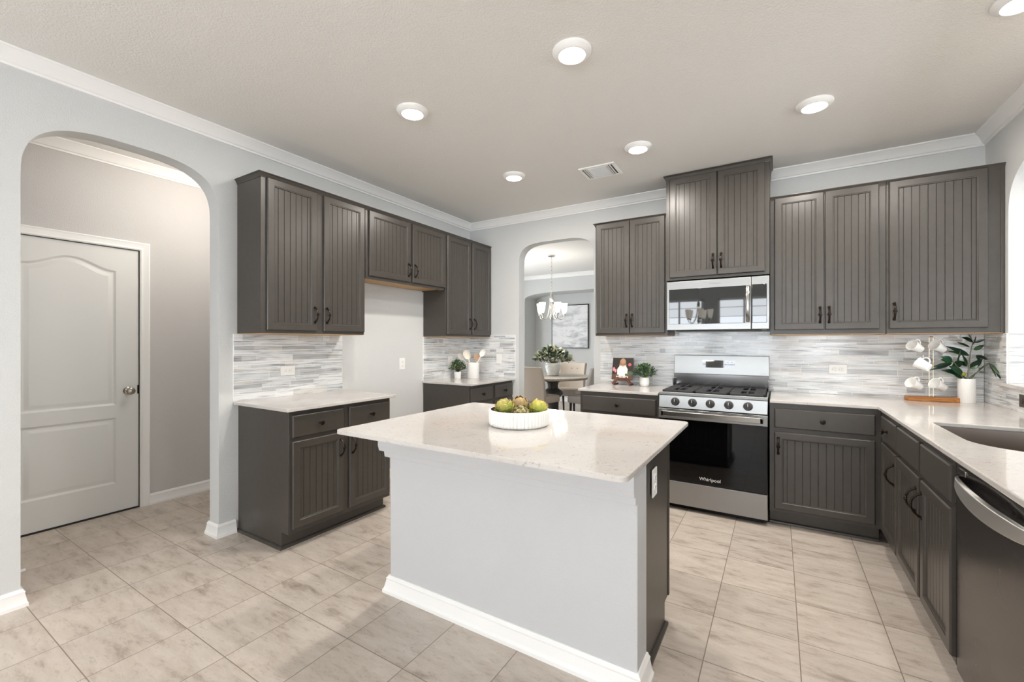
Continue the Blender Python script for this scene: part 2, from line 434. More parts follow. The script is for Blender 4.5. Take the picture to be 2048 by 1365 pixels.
# hall door
def arch_panel_loop(y0, y1, z0, zs, zp, i, N=18):
    pts = [(y0+i, z0+i), (y1-i, z0+i)]
    for k in range(N+1):
        t = 1-2*k/N; y = (y0+y1)/2+t*((y1-y0)/2-i)
        pts.append((y, zs-i+(zp-zs)*(.5+.5*cos(pi*t))))
    return pts
def hall_door():
    o = bpy.data.objects.new('door_1', None); COL.objects.link(o); o.location = (HX, 0, 0); structure(o)
    XD = -.008; mb = MB()
    fn = lambda a, b, d: (XD-d, a, b)
    y0, y1, z0, z1 = D0+.004, D1-.004, .012, DZ-.004
    P = [(.755, 1.262, .84, 1.885, 1.962), (.755, 1.262, .230, .742, .742)]
    loops = [arch_panel_loop(*p, 0) for p in P]
    mb.poly([(y0, z0), (y1, z0), (y1, z1), (y0, z1)], loops, fn, .035)
    for p in P:
        prev = None
        for i, d in ((0, 0), (.006, .004), (.014, .009), (.022, .009), (.046, .003)):
            ring = [fn(a, b, d) for a, b in arch_panel_loop(*p, i)]; n = len(ring)
            if prev: mb.add(prev+ring, [(k, (k+1) % n, n+(k+1) % n, n+k) for k in range(n)])
            prev = ring
        lp = arch_panel_loop(*p, .046); t = tessellate_polygon([[Vector((a, b, 0)) for a, b in lp]])
        mb.add(prev, [list(x) if (lp[x[1]][0]-lp[x[0]][0])*(lp[x[2]][1]-lp[x[0]][1])-(lp[x[1]][1]-lp[x[0]][1])*(lp[x[2]][0]-lp[x[0]][0]) > 0 else list(x)[::-1] for x in t])
    slab = mb.build('door_slab', M_DOOR, o, smooth=20)
    kb = MB(); q = Matrix.Rotation(pi/2, 3, 'Y')
    kb.lathe([(0, 0), (.031, 0), (.031, .004), (.026, .009), (.012, .012), (.0115, .032), (.018, .038), (.0265, .048), (.0285, .058), (.026, .068), (.016, .075), (0, .077)], 24, mat=q, ctr=(XD, 1.335, .945))
    kb.build('door_knob', M_NICKEL, slab)
    sp = MB(); sp.box((XD, D1-.012, .915), (XD+.003, D1+.003, .985)); sp.build('latch_plate', M_BRONZE, slab)
    cs = MB()
    prof = [(0, 0), (0, .012), (.008, .017), (.02, .013), (.045, .018), (.055, .022), (.062, .020), (.062, 0)]
    cs.sweep([(D0, 0), (D0, DZ), (D1, DZ), (D1, 0)][::-1], prof, fn=lambda a, b, u: (u, a, b))
    cs.build('door_casing', M_TRIM, o, smooth=25)
    jb = MB(); jb.box((-.12, D0-.0, 0), (-.0, D0+.002, DZ)); jb.box((-.12, D1-.002, 0), (0, D1, DZ)); jb.box((-.12, D0, DZ-.002), (0, D1, DZ)); jb.box((-.12, D0, 0), (-.0, D1, .008))
    jb.build('jamb_shadow_gap', M_SHADOWGAP, o, smooth=0)  # jamb and threshold strips coloured dark to stand for shade around the door
hall_door()
ds = thing('door_stop', 'small bronze door stop with white tip on the hall floor by the arch', 'door stop', (-3.67, .58, .03), radians(-8))
mb = MB(); mb.tube([(0, -.06, 0), (0, .055, 0)], .006, 8); mb.build('rod', M_BRONZE, ds)
mb = MB(); mb.tube([(0, .055, 0), (0, .075, 0)], .009, 10); mb.build('tip', M_WHITEPL, ds)
mb = MB(); mb.lathe([(0, 0), (.016, 0), (.016, .004), (.005, .008), (.005, .03)], 14, ctr=(0, -.05, -.03)); mb.build('foot', M_BRONZE, ds)

# ------------------------------------------------------------------ cabinets (local: wall y=0, front at y=-D, x along width)
DT = .019
def door_mesh(w, h, plain=False, stile=.056):
    mb = MB()
    if plain:
        rings = [(0, 0), (0, DT-.006), (.003, DT-.002), (.007, DT)]
    else:
        rings = [(0, 0), (0, DT-.006), (.003, DT-.002), (.006, DT), (stile-.010, DT), (stile-.007, DT-.003), (stile-.003, DT-.0035), (stile, DT-.010)]
    prev = None
    for i, t in rings:
        r = [(i, -t, i), (w-i, -t, i), (w-i, -t, h-i), (i, -t, h-i)]
        if prev: mb.add(prev+r, [(k, (k+1) % 4, 4+(k+1) % 4, 4+k) for k in range(4)])
        prev = r
    mb.add([(0, 0, 0), (w, 0, 0), (w, 0, h), (0, 0, h)], [(3, 2, 1, 0)])
    if plain: mb.add(prev, [(0, 1, 2, 3)])
    else:
        s = stile; pw = w-2*s; n = max(2, round(pw/.0435)); t = DT-.010; xs = [(s, t)]
        off = .5 if True else 0
        for k in range(n):
            x = s+pw*(k+.5)/n
            xs += [(x-.0026, t), (x-.0008, t-.0035), (x+.0008, t-.0035), (x+.0026, t)]
        xs.append((w-s, t)); vs = []
        for x, d in xs: vs += [(x, -d, s), (x, -d, h-s)]
        mb.add(vs, [(2*k, 2*k+2, 2*k+3, 2*k+1) for k in range(len(xs)-1)])
    return mb
def handle_mesh():
    mb = MB(); L = .056; pts = []
    for k in range(15):
        t = -1+2*k/14; pts.append((0, -.034*(1-abs(t)**2.6)-.002, L*t))
    mb.tube(pts, [.0062 if abs(-1+2*k/14) > .75 else .0050 for k in range(15)], 8, flat=1.25, up=(0, -1, 0))
    for sgn in (-1, 1): mb.lathe([(.0, 0), (.010, 0), (.010, .003), (.006, .006), (.0, .007)], 10, mat=Matrix.Rotation(pi/2, 3, 'X'), ctr=(0, 0, sgn*L))
    for k in range(6):
        a = 2*pi*k/6; mb.lathe([(0, -.006), (.005, -.002), (.0052, .002), (0, .006)], 8, ctr=(.0085*cos(a), -.037, .0085*sin(a)))
    mb.lathe([(0, -.008), (.007, -.003), (.007, .003), (0, .008)], 10, ctr=(0, -.039, 0))
    return mb
def knob_mesh():
    mb = MB(); q = Matrix.Rotation(pi/2, 3, 'X')
    mb.lathe([(.0, 0), (.0095, 0), (.0095, .003), (.0055, .006), (.0055, .018), (.012, .021), (.0165, .025), (.017, .029), (.014, .032), (0, .033)], 18, mat=q)
    for k in range(4):
        a = pi/4+pi/2*k; mb.tube([(.002*cos(a), -.034, .002*sin(a)), (.012*cos(a), -.033, .012*sin(a))], .0022, 6)
    return mb
_cache = {}
def shared(key, fn, mat, name, parent, loc):
    if key not in _cache:
        o = fn().build(name, mat, parent, loc); _cache[key] = o
        return o
    o = _cache[key].copy(); COL.objects.link(o); o.parent = parent; o.location = loc; o.name = name
    return o
def cab_door(par, x, z, w, h, D, hx=None, hz=None):
    d = door_mesh(w, h).build('door', M_CAB, par, (x, -D, z), smooth=20)
    if hx is not None: shared('handle', handle_mesh, M_BRONZE, 'handle', d, (hx-x, -DT, hz-z))
    return d
def cab_drawer(par, x, z, w, h, D, knob=True, name='drawer'):
    d = door_mesh(w, h, True).build(name, M_CAB, par, (x, -D, z), smooth=20)
    if knob: shared('knob', knob_mesh, M_BRONZE, 'knob', d, (w/2, -DT, h/2))
    return d
def base_body(par, w, D, toe=.075, th=.108, left=True, right=True, open_top=False):
    mb = MB(); pr = [(-.004, 0), (-(D-toe), 0), (-(D-toe), th), (-D, th), (-D, CB), (-.004, CB)]
    if not open_top:
        vs = [(0, y, z) for y, z in pr]+[(w, y, z) for y, z in pr]; n = len(pr)
        mb.add(vs, [list(range(n)), [n+k for k in range(n)][::-1]]+[(k, n+k, n+(k+1) % n, (k+1) % n) for k in range(n)])
    else:
        mb.box((0, -D, th), (w, -D+.02, CB)); mb.box((0, -D, th), (.018, -.004, CB)); mb.box((w-.018, -D, th), (w, -.004, CB))
        mb.box((0, -D+.02, th), (w, -.004, th+.018)); mb.box((0, -(D-toe), 0), (w, -(D-toe)+.02, th))
    mb.build('carcass', M_CAB, par, bev=.0015, smooth=30)
    pts = []
    if left: pts += [(0, -.006)]
    pts += [(0, -(D-toe)), (w, -(D-toe))]
    if right: pts += [(w, -.006)]
    sb = MB(); sb.sweep(pts, [(0, 0), (0, .020), (.006, .019), (.012, .014), (.014, .008), (.014, 0)][::-1])
    sb.build('base_shoe', M_CAB, par, smooth=40)
CORN = [(-.002, -.034), (.003, -.034), (.004, -.024), (.008, -.020), (.010, -.012), (.016, -.006), (.020, -.004), (.020, 0), (-.002, 0)][::-1]
def upper_body(par, w, D, z0, z1, left=False, right=False, wood_under=True, under=False):
    mb = MB()
    if under:
        mb.box((0, -D, z0), (w, -D+.02, z1)); mb.box((0, -D, z0), (.016, 0, z1)); mb.box((w-.016, -D, z0), (w, 0, z1)); mb.box((0, -D, z1-.02), (w, 0, z1))
    else: mb.box((0, -D, z0), (w, -.003, z1))
    mb.build('carcass', M_CAB, par, bev=.0015, smooth=30)
    pts = ([(0, -.004, z1)] if left else []) + [(0, -D, z1), (w, -D, z1)] + ([(w, -.004, z1)] if right else [])
    cb = MB(); cb.sweep(pts, CORN); cb.build('cornice', M_CAB, par, smooth=40)
    if not under and wood_under:
        ub = MB(); ub.box((.004, -D+.004, z0-.004), (w-.004, -.004, z0)); ub.build('underside_panel', M_WOOD_UNDER, par, smooth=0)['label'] = 'pale raw wood underside'
R90 = pi/2
UZ0, UZ1 = 1.392, 2.472
# left wall base
t = thing('base_cabinet', 'dark base cabinet with two drawers over two doors nearest the hall arch', 'cabinet', (LX, 1.592, 0), R90)
base_body(t, .838, .61)
for x, w in ((.020, .379), (.447, .379)): cab_drawer(t, x, .721, w, .143, .61)
cab_door(t, .020, .138, .379, .559, .61, .374, .590); cab_door(t, .447, .138, .379, .559, .61, .472, .590)
# left wall far base
t = thing('base_cabinet', 'dark base cabinet in the far corner under the utensil crock beside the dining arch', 'cabinet', (LX, 3.461, 0), R90)
base_body(t, .83, .61, right=False)
for x, w in ((.020, .387), (.455, .365)): cab_drawer(t, x, .721, w, .143, .61)
cab_door(t, .020, .138, .387, .559, .61, .382, .590); cab_door(t, .455, .138, .365, .559, .61, .48, .590)
# back wall, left of the range
t = thing('base_cabinet', 'dark base cabinet with one wide drawer between the dining arch and the range', 'cabinet', (-1.523, BY, 0))
base_body(t, .690, .63)
cab_drawer(t, .025, .721, .645, .136, .63)
cab_door(t, .025, .138, .318, .559, .63, .318, .590); cab_door(t, .352, .138, .318, .559, .63, .377, .590)
# back wall, right of the range
t = thing('base_cabinet', 'dark base cabinet with one drawer over one wide door right of the range', 'cabinet', (-.052, BY, 0))
base_body(t, .626, .63, left=False, right=False)
cab_drawer(t, .030, .716, .565, .138, .63); cab_door(t, .030, .132, .565, .553, .63, .054, .587)
# right run
RD = RX-.575
t = thing('base_cabinet', 'narrow dark corner base cabinet with one knobbed drawer left of the sink cabinet', 'cabinet', (RX, 3.662, 0), -R90)
base_body(t, .502, RD, left=False, right=False)
cab_drawer(t, .095, .721, .392, .143, RD); cab_door(t, .095, .138, .392, .559, RD, .46, .58)
t = thing('sink_base_cabinet', 'dark sink cabinet with two false fronts above two doors beside the dishwasher', 'cabinet', (RX, 3.16, 0), -R90)
base_body(t, .898, RD, left=False, right=False, open_top=True)
cab_drawer(t, .012, .721, .430, .143, RD, False, 'false_front'); cab_drawer(t, .480, .721, .405, .143, RD, False, 'false_front')
cab_door(t, .012, .138, .430, .559, RD, .416, .585); cab_door(t, .480, .138, .405, .559, RD, .505, .585)
t = thing('base_cabinet', 'dark base cabinet past the dishwasher at the near end of the sink counter', 'cabinet', (RX, 1.640, 0), -R90)
base_body(t, .44, RD, left=False)
cab_drawer(t, .02, .721, .40, .143, RD); cab_door(t, .02, .138, .40, .559, RD, .39, .585)
# left uppers
t = thing('wall_cabinet', 'tall dark wall cabinet with two doors on the left wall nearest the hall arch', 'cabinet', (LX, 1.585, 0), R90)
upper_body(t, .846, .305, UZ0, UZ1, left=True)
cab_door(t, .035, 1.413, .372, 1.030, .305, .385, 1.532); cab_door(t, .462, 1.413, .379, 1.030, .305, .484, 1.532)
t = thing('wall_cabinet', 'short dark wall cabinet with two doors above the empty fridge space', 'cabinet', (LX, 2.433, 0), R90)
upper_body(t, 1.028, .305, 1.865, UZ1, under=True)
ub = MB(); ub.box((.016, -.285, 1.875), (1.012, -.004, 1.887)); ub.box((.016, -.285, 1.865), (1.012, -.268, 1.877)); ub.build('underside_panel', M_WOOD_UNDER, t, smooth=0)['label'] = 'honey coloured wood underside'
cab_door(t, .043, 1.890, .478, .553, .305, .492, 2.0); cab_door(t, .548, 1.890, .465, .553, .305, .577, 2.0)
t = thing('wall_cabinet', 'dark wall cabinet with two narrow doors on the left wall in the far corner', 'cabinet', (LX, 3.463, 0), R90)
upper_body(t, .830, .305, UZ0, UZ1)
cab_door(t, .021, 1.413, .408, 1.030, .305, .400, 1.530); cab_door(t, .454, 1.413, .368, 1.030, .305, .482, 1.530)
# back uppers
t = thing('wall_cabinet', 'dark wall cabinet with two doors between the dining arch and the microwave', 'cabinet', (-1.503, BY, 0))
upper_body(t, .671, .305, UZ0, UZ1, left=True)
cab_door(t, .013, 1.411, .319, 1.046, .305, .308, 1.530); cab_door(t, .336, 1.411, .315, 1.046, .305, .360, 1.530)
t = thing('wall_cabinet', 'tallest dark wall cabinet reaching the ceiling above the microwave', 'cabinet', (-.832, BY, 0))
upper_body(t, .777, .37, 1.862, 2.772, left=True, right=True, wood_under=False)
cab_door(t, .032, 1.884, .372, .855, .37, .376, 2.0); cab_door(t, .409, 1.884, .336, .855, .37, .437, 2.0)
t = thing('wall_cabinet', 'dark wall cabinet with two doors right of the microwave', 'cabinet', (-.053, BY, 0))
upper_body(t, .703, .305, UZ0, UZ1)
cab_door(t, .029, 1.424, .317, 1.033, .305, .322, 1.535); cab_door(t, .353, 1.424, .312, 1.033, .305, .377, 1.535)
t = thing('wall_cabinet', 'dark wall cabinet with one extra wide door in the right corner above the mugs', 'cabinet', (.652, BY, 0))
upper_body(t, .578, .305, UZ0, UZ1)
cab_door(t, .013, 1.424, .489, 1.033, .305, .040, 1.545)
fb = MB(); fb.box((.560, -.309, UZ0), (.578, -.30, UZ1-.02)); fb.build('filler_strip', M_CAB, t)

# ------------------------------------------------------------------ countertops
def slab(name, label, outer, holes=(), th=TH, z=CT, cat='countertop', bev=.004):
    mb = MB(); mb.poly(outer, holes, lambda a, b, d: (a, b, z-d), th)
    o = mb.build(name, M_QUARTZ, smooth=0)
    bm = bmesh.new(); bm.from_mesh(o.data); bmesh.ops.remove_doubles(bm, verts=bm.verts, dist=1e-6)
    bmesh.ops.dissolve_limit(bm, angle_limit=.005, verts=bm.verts, edges=bm.edges)
    bmesh.ops.bevel(bm, geom=[e for e in bm.edges if len(e.link_faces) == 2 and abs(e.calc_face_angle()) > .6 and abs(e.verts[0].co.z-e.verts[1].co.z) < 1e-4], offset=bev, segments=2, profile=.5, affect='EDGES')
    bm.to_mesh(o.data); bm.free(); o.data.polygons.foreach_set('use_smooth', [False]*len(o.data.polygons)); o.data.update()
    return tag(o, label, cat)
def rr(x0, y0, x1, y1, r, n=8):
    p = []
    for cx, cy_, a in ((x1-r, y0+r, -pi/2), (x1-r, y1-r, 0), (x0+r, y1-r, pi/2), (x0+r, y0+r, pi)):
        for k in range(n+1): t = a+pi/2*k/n; p.append((cx+r*cos(t), cy_+r*sin(t)))
    return p
slab('countertop', 'pale quartz countertop on the left base cabinet nearest the hall arch', rr(LX+.001, 1.559, LX+.655, 2.457, .008, 3))
slab('countertop', 'pale quartz countertop in the far corner carrying the utensil crock', rr(LX+.001, 3.447, LX+.655, BY-.001, .004, 2))
slab('countertop', 'short pale quartz countertop left of the range carrying the cookbook', rr(-1.538, BY-.655, -.834, BY-.001, .006, 3))
SK = (.685, 2.28, 1.10, 3.085)
sk_loop = []
for cx, cy_, a, r in ((SK[2]-.05, SK[1]+.05, -pi/2, .05), (SK[2]-.05, SK[3]-.05, 0, .05), (SK[0]+.045, SK[3]-.045, pi/2, .045), (SK[0]+.20, SK[1]+.36, pi, .20)):
    for k in range(11): t = a+pi/2*k/10; sk_loop.append((cx+r*cos(t), cy_+r*sin(t)))
sk_loop = [(SK[0]+.045+.045*cos(pi/2+pi/2*k/8), SK[3]-.045+.045*sin(pi/2+pi/2*k/8)) for k in range(9)]
sk_loop += [(SK[0]+.20+.20*cos(pi+.42*pi*k/12), 2.60+.20*sin(pi+.42*pi*k/12)) for k in range(13)]
sk_loop += [(.98, 2.385), (1.04, 2.38)] + [(SK[2]-.05+.05*cos(-pi/2+pi/2*k/6), 2.43+.05*sin(-pi/2+pi/2*k/6)) for k in range(7)]
sk_loop += [(SK[2]-.045+.045*cos(pi/2*k/8), SK[3]-.045+.045*sin(pi/2*k/8)) for k in range(9)]
slab('countertop', 'L-shaped pale quartz countertop with the sink along the right and back walls',
     [(-.050, BY-.655), (.552, BY-.655), (.552, 1.20), (RX-.001, 1.20), (RX-.001, BY-.001), (-.050, BY-.001)], [sk_loop])
slab('ledge_countertop', 'narrow pale quartz ledge on the pass-through sill of the right wall', [(RX-.035, 1.70), (RX+.22, 1.70), (RX+.22, P1-.006), (RX-.001, P1-.006), (RX-.001, 4.042), (RX-.035, 4.042)], (), .022, 1.073)
# sink bowl
t = thing('sink', 'undermount stainless steel sink bowl set in the right countertop', 'sink', (.9, 2.73, .70))
mb = MB(); c0 = Vector((.9, 2.73)); rings = []
for s_, z in ((1.03, CB-.70), (1.0, CB-.70), (.985, .10), (.95, .03), (.86, .0)):
    rings.append([((p[0]-c0.x)*s_, (p[1]-c0.y)*s_, z) for p in sk_loop])
n = len(sk_loop)
for a, b in zip(rings, rings[1:]): mb.add(a+b, [(k, n+k, n+(k+1) % n, (k+1) % n) for k in range(n)])
mb.add(rings[-1], [list(x) for x in tessellate_polygon([[Vector((p[0], p[1], 0)) for p in rings[-1]]])])
mb.build('bowl', M_SINK, t, smooth=40)
mb = MB(); mb.lathe([(0, .004), (.035, .004), (.045, .002), (.045, 0)], 20, ctr=(.05, 0, 0)); mb.build('drain', M_STEEL, t)

# ------------------------------------------------------------------ island
IX0, IX1, IY0, IY1 = -1.800, -.397, 1.316, 2.420
slab('island_countertop', 'large pale quartz slab top of the kitchen island', rr(IX0, IY0, IX1, IY1, .028, 6), th=.021)
t = thing('kitchen_island', 'kitchen island with white half wall front and dark cabinets behind', 'kitchen island', (-1.107, 1.70, 0))
ox, oy = 1.107, -1.70
wx0, wx1, wy0, wy1 = -1.765+ox, -.449+ox, 1.632+oy, 1.763+oy
mb = MB(); mb.box((wx0, wy0, 0), (wx1, wy1, CB)); mb.build('half_wall', M_PONY, t, smooth=0, bev=.004)['label'] = 'light grey textured half wall'
mb = MB()
path = [(wx0, wy1), (wx0, wy0), (wx1, wy0), (wx1, wy1)]
mb.sweep([(x, y, CB) for x, y in path[:3]], [(-.004, -.172), (.021, -.172), (.024, -.138), (.041, -.138), (.046, -.110), (.046, -.001), (-.004, -.001)][::-1])
mb.box((wx1-.002, wy0-.046, CB-.026), (wx1+.016, wy1, CB-.001)); mb.build('top_moulding', M_PONY, t, smooth=0, bev=.0025)['label'] = 'white stepped moulding under the slab'
IB = [(-.004, 0), (-.004, .088), (.006, .088), (.010, .080), (.016, .074), (.014, .066), (.022, .03), (.025, .022), (.030, .016), (.030, 0)][::-1]
mb = MB(); mb.sweep(path, IB); mb.build('base_moulding', M_TRIM, t, smooth=25)['label'] = 'white base moulding'
cx0, cx1, cy0, cy1 = wx0+.005, wx1-.004, wy1, 2.195+oy
mb = MB(); pr = [(cy0+.001, 0), (cy1-.085, 0), (cy1-.085, .108), (cy1, .108), (cy1, CB), (cy0+.001, CB)]
vs = [(cx0, y, z) for y, z in pr]+[(cx1, y, z) for y, z in pr]; n = len(pr)
mb.add(vs, [list(range(n))[::-1], [n+k for k in range(n)]]+[(k, (k+1) % n, n+(k+1) % n, n+k) for k in range(n)])
mb.build('cabinet_carcass', M_CAB, t, bev=.0015, smooth=30)
sb = MB(); sb.sweep([(cx1, cy0+.002), (cx1, cy1-.085), (cx0, cy1-.085), (cx0, cy0+.002)], [(0, 0), (0, .020), (.006, .019), (.012, .014), (.014, .008), (.014, 0)][::-1]); sb.build('base_shoe', M_CAB, t)
fs = MB(); fs.box((cx1, cy1-.02, .108), (cx1+.004, cy1, CB)); fs.build('corner_stile', M_CAB, t)
for k in range(3):
    w_ = (cx1-cx0)/3; xx = cx1-w_*k-.015
    d = door_mesh(w_-.03, .559).build('door', M_CAB, t, (xx, cy1, .138), smooth=20, rot=(0, 0, pi))
    shared('handle', handle_mesh, M_BRONZE, 'handle', d, (.03, -DT, .45))
    d = door_mesh(w_-.03, .143, True).build('drawer', M_CAB, t, (xx, cy1, .721), smooth=20, rot=(0, 0, pi))
    shared('knob', knob_mesh, M_BRONZE, 'knob', d, ((w_-.03)/2, -DT, .07))

# ------------------------------------------------------------------ outlets
def outlet(label, loc, axis, horiz=False, switch=False, mat=None, w=.073, h=.117, group=None):
    """axis: rotation about z so that local -y faces the room"""
    mat = mat or M_WHITEPL; t = thing('wall_switch' if switch else 'wall_outlet', label, 'light switch' if switch else 'outlet', loc, axis, group)
    W_, H_ = (h, w) if horiz else (w, h); mb = MB(); mb.box((-W_/2, -.006, -H_/2), (W_/2, 0, H_/2)); mb.build('cover_plate', mat, t, bev=.002)
    if switch:
        mb = MB(); mb.box((-.006, -.013, -.012), (.006, -.005, .012)); mb.build('toggle', mat, t, bev=.001)
    else:
        for s_ in (-1, 1):
            mb = MB(); cx, cz = (s_*.021, 0) if horiz else (0, s_*.021)
            q = Matrix.Rotation(pi/2, 3, 'X'); mb.lathe([(.0, .009), (.0155, .009), (.0165, .006), (.0165, 0)], 18, mat=q, ctr=(cx, 0, cz))
            for a, b in (((-.006, .003), (.0015, .009)), ((.006, .003), (.0015, .007)), ((0, -.008), (.003, .004))):
                px, pz = (a[0], a[1]) if not horiz else (a[1], a[0]); dx, dz = (b[0], b[1]) if not horiz else (b[1], b[0])
                mb.box((cx+px-dx/2, -.0096, cz+pz-dz/2), (cx+px+dx/2, -.0085, cz+pz+dz/2), 1)
            mb.build('receptacle', [mat, M_SLOT], t, smooth=30)
    return t
TT = .009
outlet('white horizontal outlet on the left wall tile above the nearest counter', (LX+TT, 1.95, 1.109), R90, True)
outlet('white vertical outlet on the painted wall in the empty fridge space', (LX, 3.156, 1.111), R90)
outlet('white switch plate on the tile right of the utensil crock', (-2.811, BY-TT, 1.133), 0, switch=True)
outlet('white outlet on the corner tile half hidden behind the small bushy plant', (LX+TT, 3.90, 1.11), R90)
outlet('white horizontal outlet on the back tile left of the mug rack', (.405, BY-TT, 1.115), 0, True)
outlet('white outlet on the dark side panel of the island', (-.449+.0005, 1.878, .738), R90)
outlet('dark brown outlet on the tile under the pass-through ledge', (RX-TT, 3.70, .985), -R90, True, mat=M_BROWNPL)
outlet('small white outlet low on the far wall of the dining room', (-4.652, YN, .345), 0)

# ------------------------------------------------------------------ mosaic backsplashes
def mosaic(label, a0, a1, z0, z1, fn, seed, group=None, th=.008, mid=None):
    rng = random.Random(seed); mb = MB()
    def bx(p0, q0, p1, q1, d0, d1, m, c=None): mb.box(fn(p0, q0, d0), fn(p1, q1, d1), m, c)
    bx(a0, z0, a1, z1, 0, th-.002, 1)
    if mid: bx(mid[0], z1, mid[1], mid[2], 0, th-.002, 1)
    ztop = mid[2] if mid else z1
    z = z0+.001; hs = [.0125, .0225, .0225, .046, .0125, .0225, .033, .0225, .0125, .046, .0225]; k = rng.randrange(len(hs)); g = .0034
    while z < ztop-.004:
        h = hs[k % len(hs)]; k += 1
        if z < z1-.004 and z+h > z1-.006: h = z1-.0005-z
        elif z+h > ztop-.006: h = ztop-.001-z
        if z >= z1-.001: a0, a1 = mid[0], mid[1]
        x = a0+.001-rng.random()*.2
        while x < a1-.002:
            w = rng.choice([.06, .10, .10, .15, .15, .20, .25, .30])*(.9+.2*rng.random()); x0 = max(x, a0+.001); x1 = min(x+w-g, a1-.001)
            if x1-x0 > .006:
                r = rng.random()
                if r < .42: c = (.86+.1*rng.random(),)*3
                elif r < .72: v = .72+.16*rng.random(); c = (v*.985, v, v)
                elif r < .9: v = .72+.16*rng.random(); c = (v, v*.975, v*.93)
                else: v = .55+.12*rng.random(); c = (v, v, v)
                bx(x0, z+g/2, x1, z+h-g/2, th-.003, th+rng.random()*.0006, 0, c)
            x += w
        z += h
    o = mb.build('backsplash', [M_TILE, M_GROUT], smooth=0); return tag(o, label, 'backsplash', group)
fL = lambda a, b, d: (LX+d, a, b); fB = lambda a, b, d: (a, BY-.0006-d, b); fR = lambda a, b, d: (RX-d, a, b)
mosaic('grey strip mosaic backsplash on the left wall above the counter nearest the hall arch', 1.559, 2.446, CT, UZ0-.005, fL, 3)
mosaic('grey strip mosaic backsplash behind the small bushy plant on the left wall corner', 3.461, BY-.001, CT, UZ0-.005, fL, 5)
mosaic('narrow grey strip mosaic backsplash between the corner and the dining arch', LX+.010, -2.589, CT, UZ0+.025, fB, 7)
mosaic('long grey strip mosaic backsplash along the back wall behind the range', -1.560, RX-.010, CT, UZ0-.005, fB, 11, mid=(-.829, -.056, 1.423))
mosaic('grey strip mosaic backsplash on the right wall beside the leafy potted plant', P1+.002, BY-.002, CT, UZ0-.005, fR, 13)
mosaic('low grey strip mosaic backsplash under the pass-through ledge by the sink', 1.2, P1, CT, 1.05, fR, 17)
mosaic('grey strip mosaic on the side of the pass-through opening', RX+.001, RX+.158, 1.073, UZ0-.005, lambda a, b, d: (a, P1-d, b), 19)

# ------------------------------------------------------------------ lettering
def lettering(txt, size, mat, parent, loc, rot, name='logo_lettering', ext=.0003):
    cu = bpy.data.curves.new(name, 'FONT'); cu.body = txt; cu.size = size; cu.extrude = ext; cu.align_x = 'CENTER'; cu.align_y = 'CENTER'
    tmp = bpy.data.objects.new(name+'_tmp', cu); COL.objects.link(tmp)
    dg = bpy.context.evaluated_depsgraph_get(); me = bpy.data.meshes.new_from_object(tmp.evaluated_get(dg))
    bpy.data.objects.remove(tmp); me.materials.clear(); me.materials.append(mat)
    o = bpy.data.objects.new(name, me); COL.objects.link(o); o.parent = parent; o.location = loc; o.rotation_euler = rot; return o
M_MARK = Mat('pale_marking', srgb(232, 232, 232), .4).m
M_MARKG = Mat('grey_marking', srgb(120, 120, 120), .4).m

# ------------------------------------------------------------------ range (local: origin front-left floor; y to the wall)
t = thing('gas_range', 'stainless steel gas range with five knobs on the back wall', 'range', (-.822, 3.622, 0))
RW = .760
mb = MB(); mb.box((0, .045, .02), (RW, .655, .905)); mb.box((.03, .06, 0), (RW-.03, .6, .02)); mb.build('body', M_BLACK, t, bev=.003)
mb = MB()   # cooktop pan with raised front lip
mb.box((0, .0, .888), (RW, .655, .912)); mb.box((0, 0, .900), (RW, .03, .930))
mb.box((0, .03, .905), (.012, .60, .922)); mb.box((RW-.012, .03, .905), (RW, .60, .922)); mb.build('cooktop', M_STEEL, t, bev=.004)
mb = MB(); mb.box((.014, .032, .911), (RW-.014, .585, .9135)); mb.build('burner_pan', M_BLACK, t)
mb = MB()
vs = [(0, 0, .905), (RW, 0, .905), (RW, -.012, .806), (0, -.012, .806), (0, .05, .905), (RW, .05, .905), (RW, .05, .806), (0, .05, .806)]
mb.add(vs, [(3, 2, 1, 0), (0, 1, 5, 4), (2, 3, 7, 6), (1, 2, 6, 5), (0, 4, 7, 3), (4, 5, 6, 7)]); mb.build('control_panel', M_STEEL, t, bev=.003)
for x in (-.696+.822, -.568+.822, -.441+.822, -.314+.822, -.187+.822):
    mb = MB(); q = Matrix.Rotation(pi/2, 3, 'X'); mb.lathe([(0, 0), (.029, 0), (.029, .006), (.026, .008), (.0245, .026), (.022, .028), (0, .028)], 28, mat=q)
    mb.box((-.0075, -.040, -.026), (.0075, -.026, .026)); kn = mb.build('knob', M_KNOB, t, (x, -.007, .857), bev=.001)
    mb = MB(); mb.lathe([(.029, 0), (.033, 0), (.032, .003), (.029, .003)], 28, mat=q); mb.build('knob_ring', M_STEELH, kn)
    mb = MB(); mb.box((-.0016, -.0405, .004), (.0016, -.040, .025)); mb.build('pointer', M_MARK, kn)
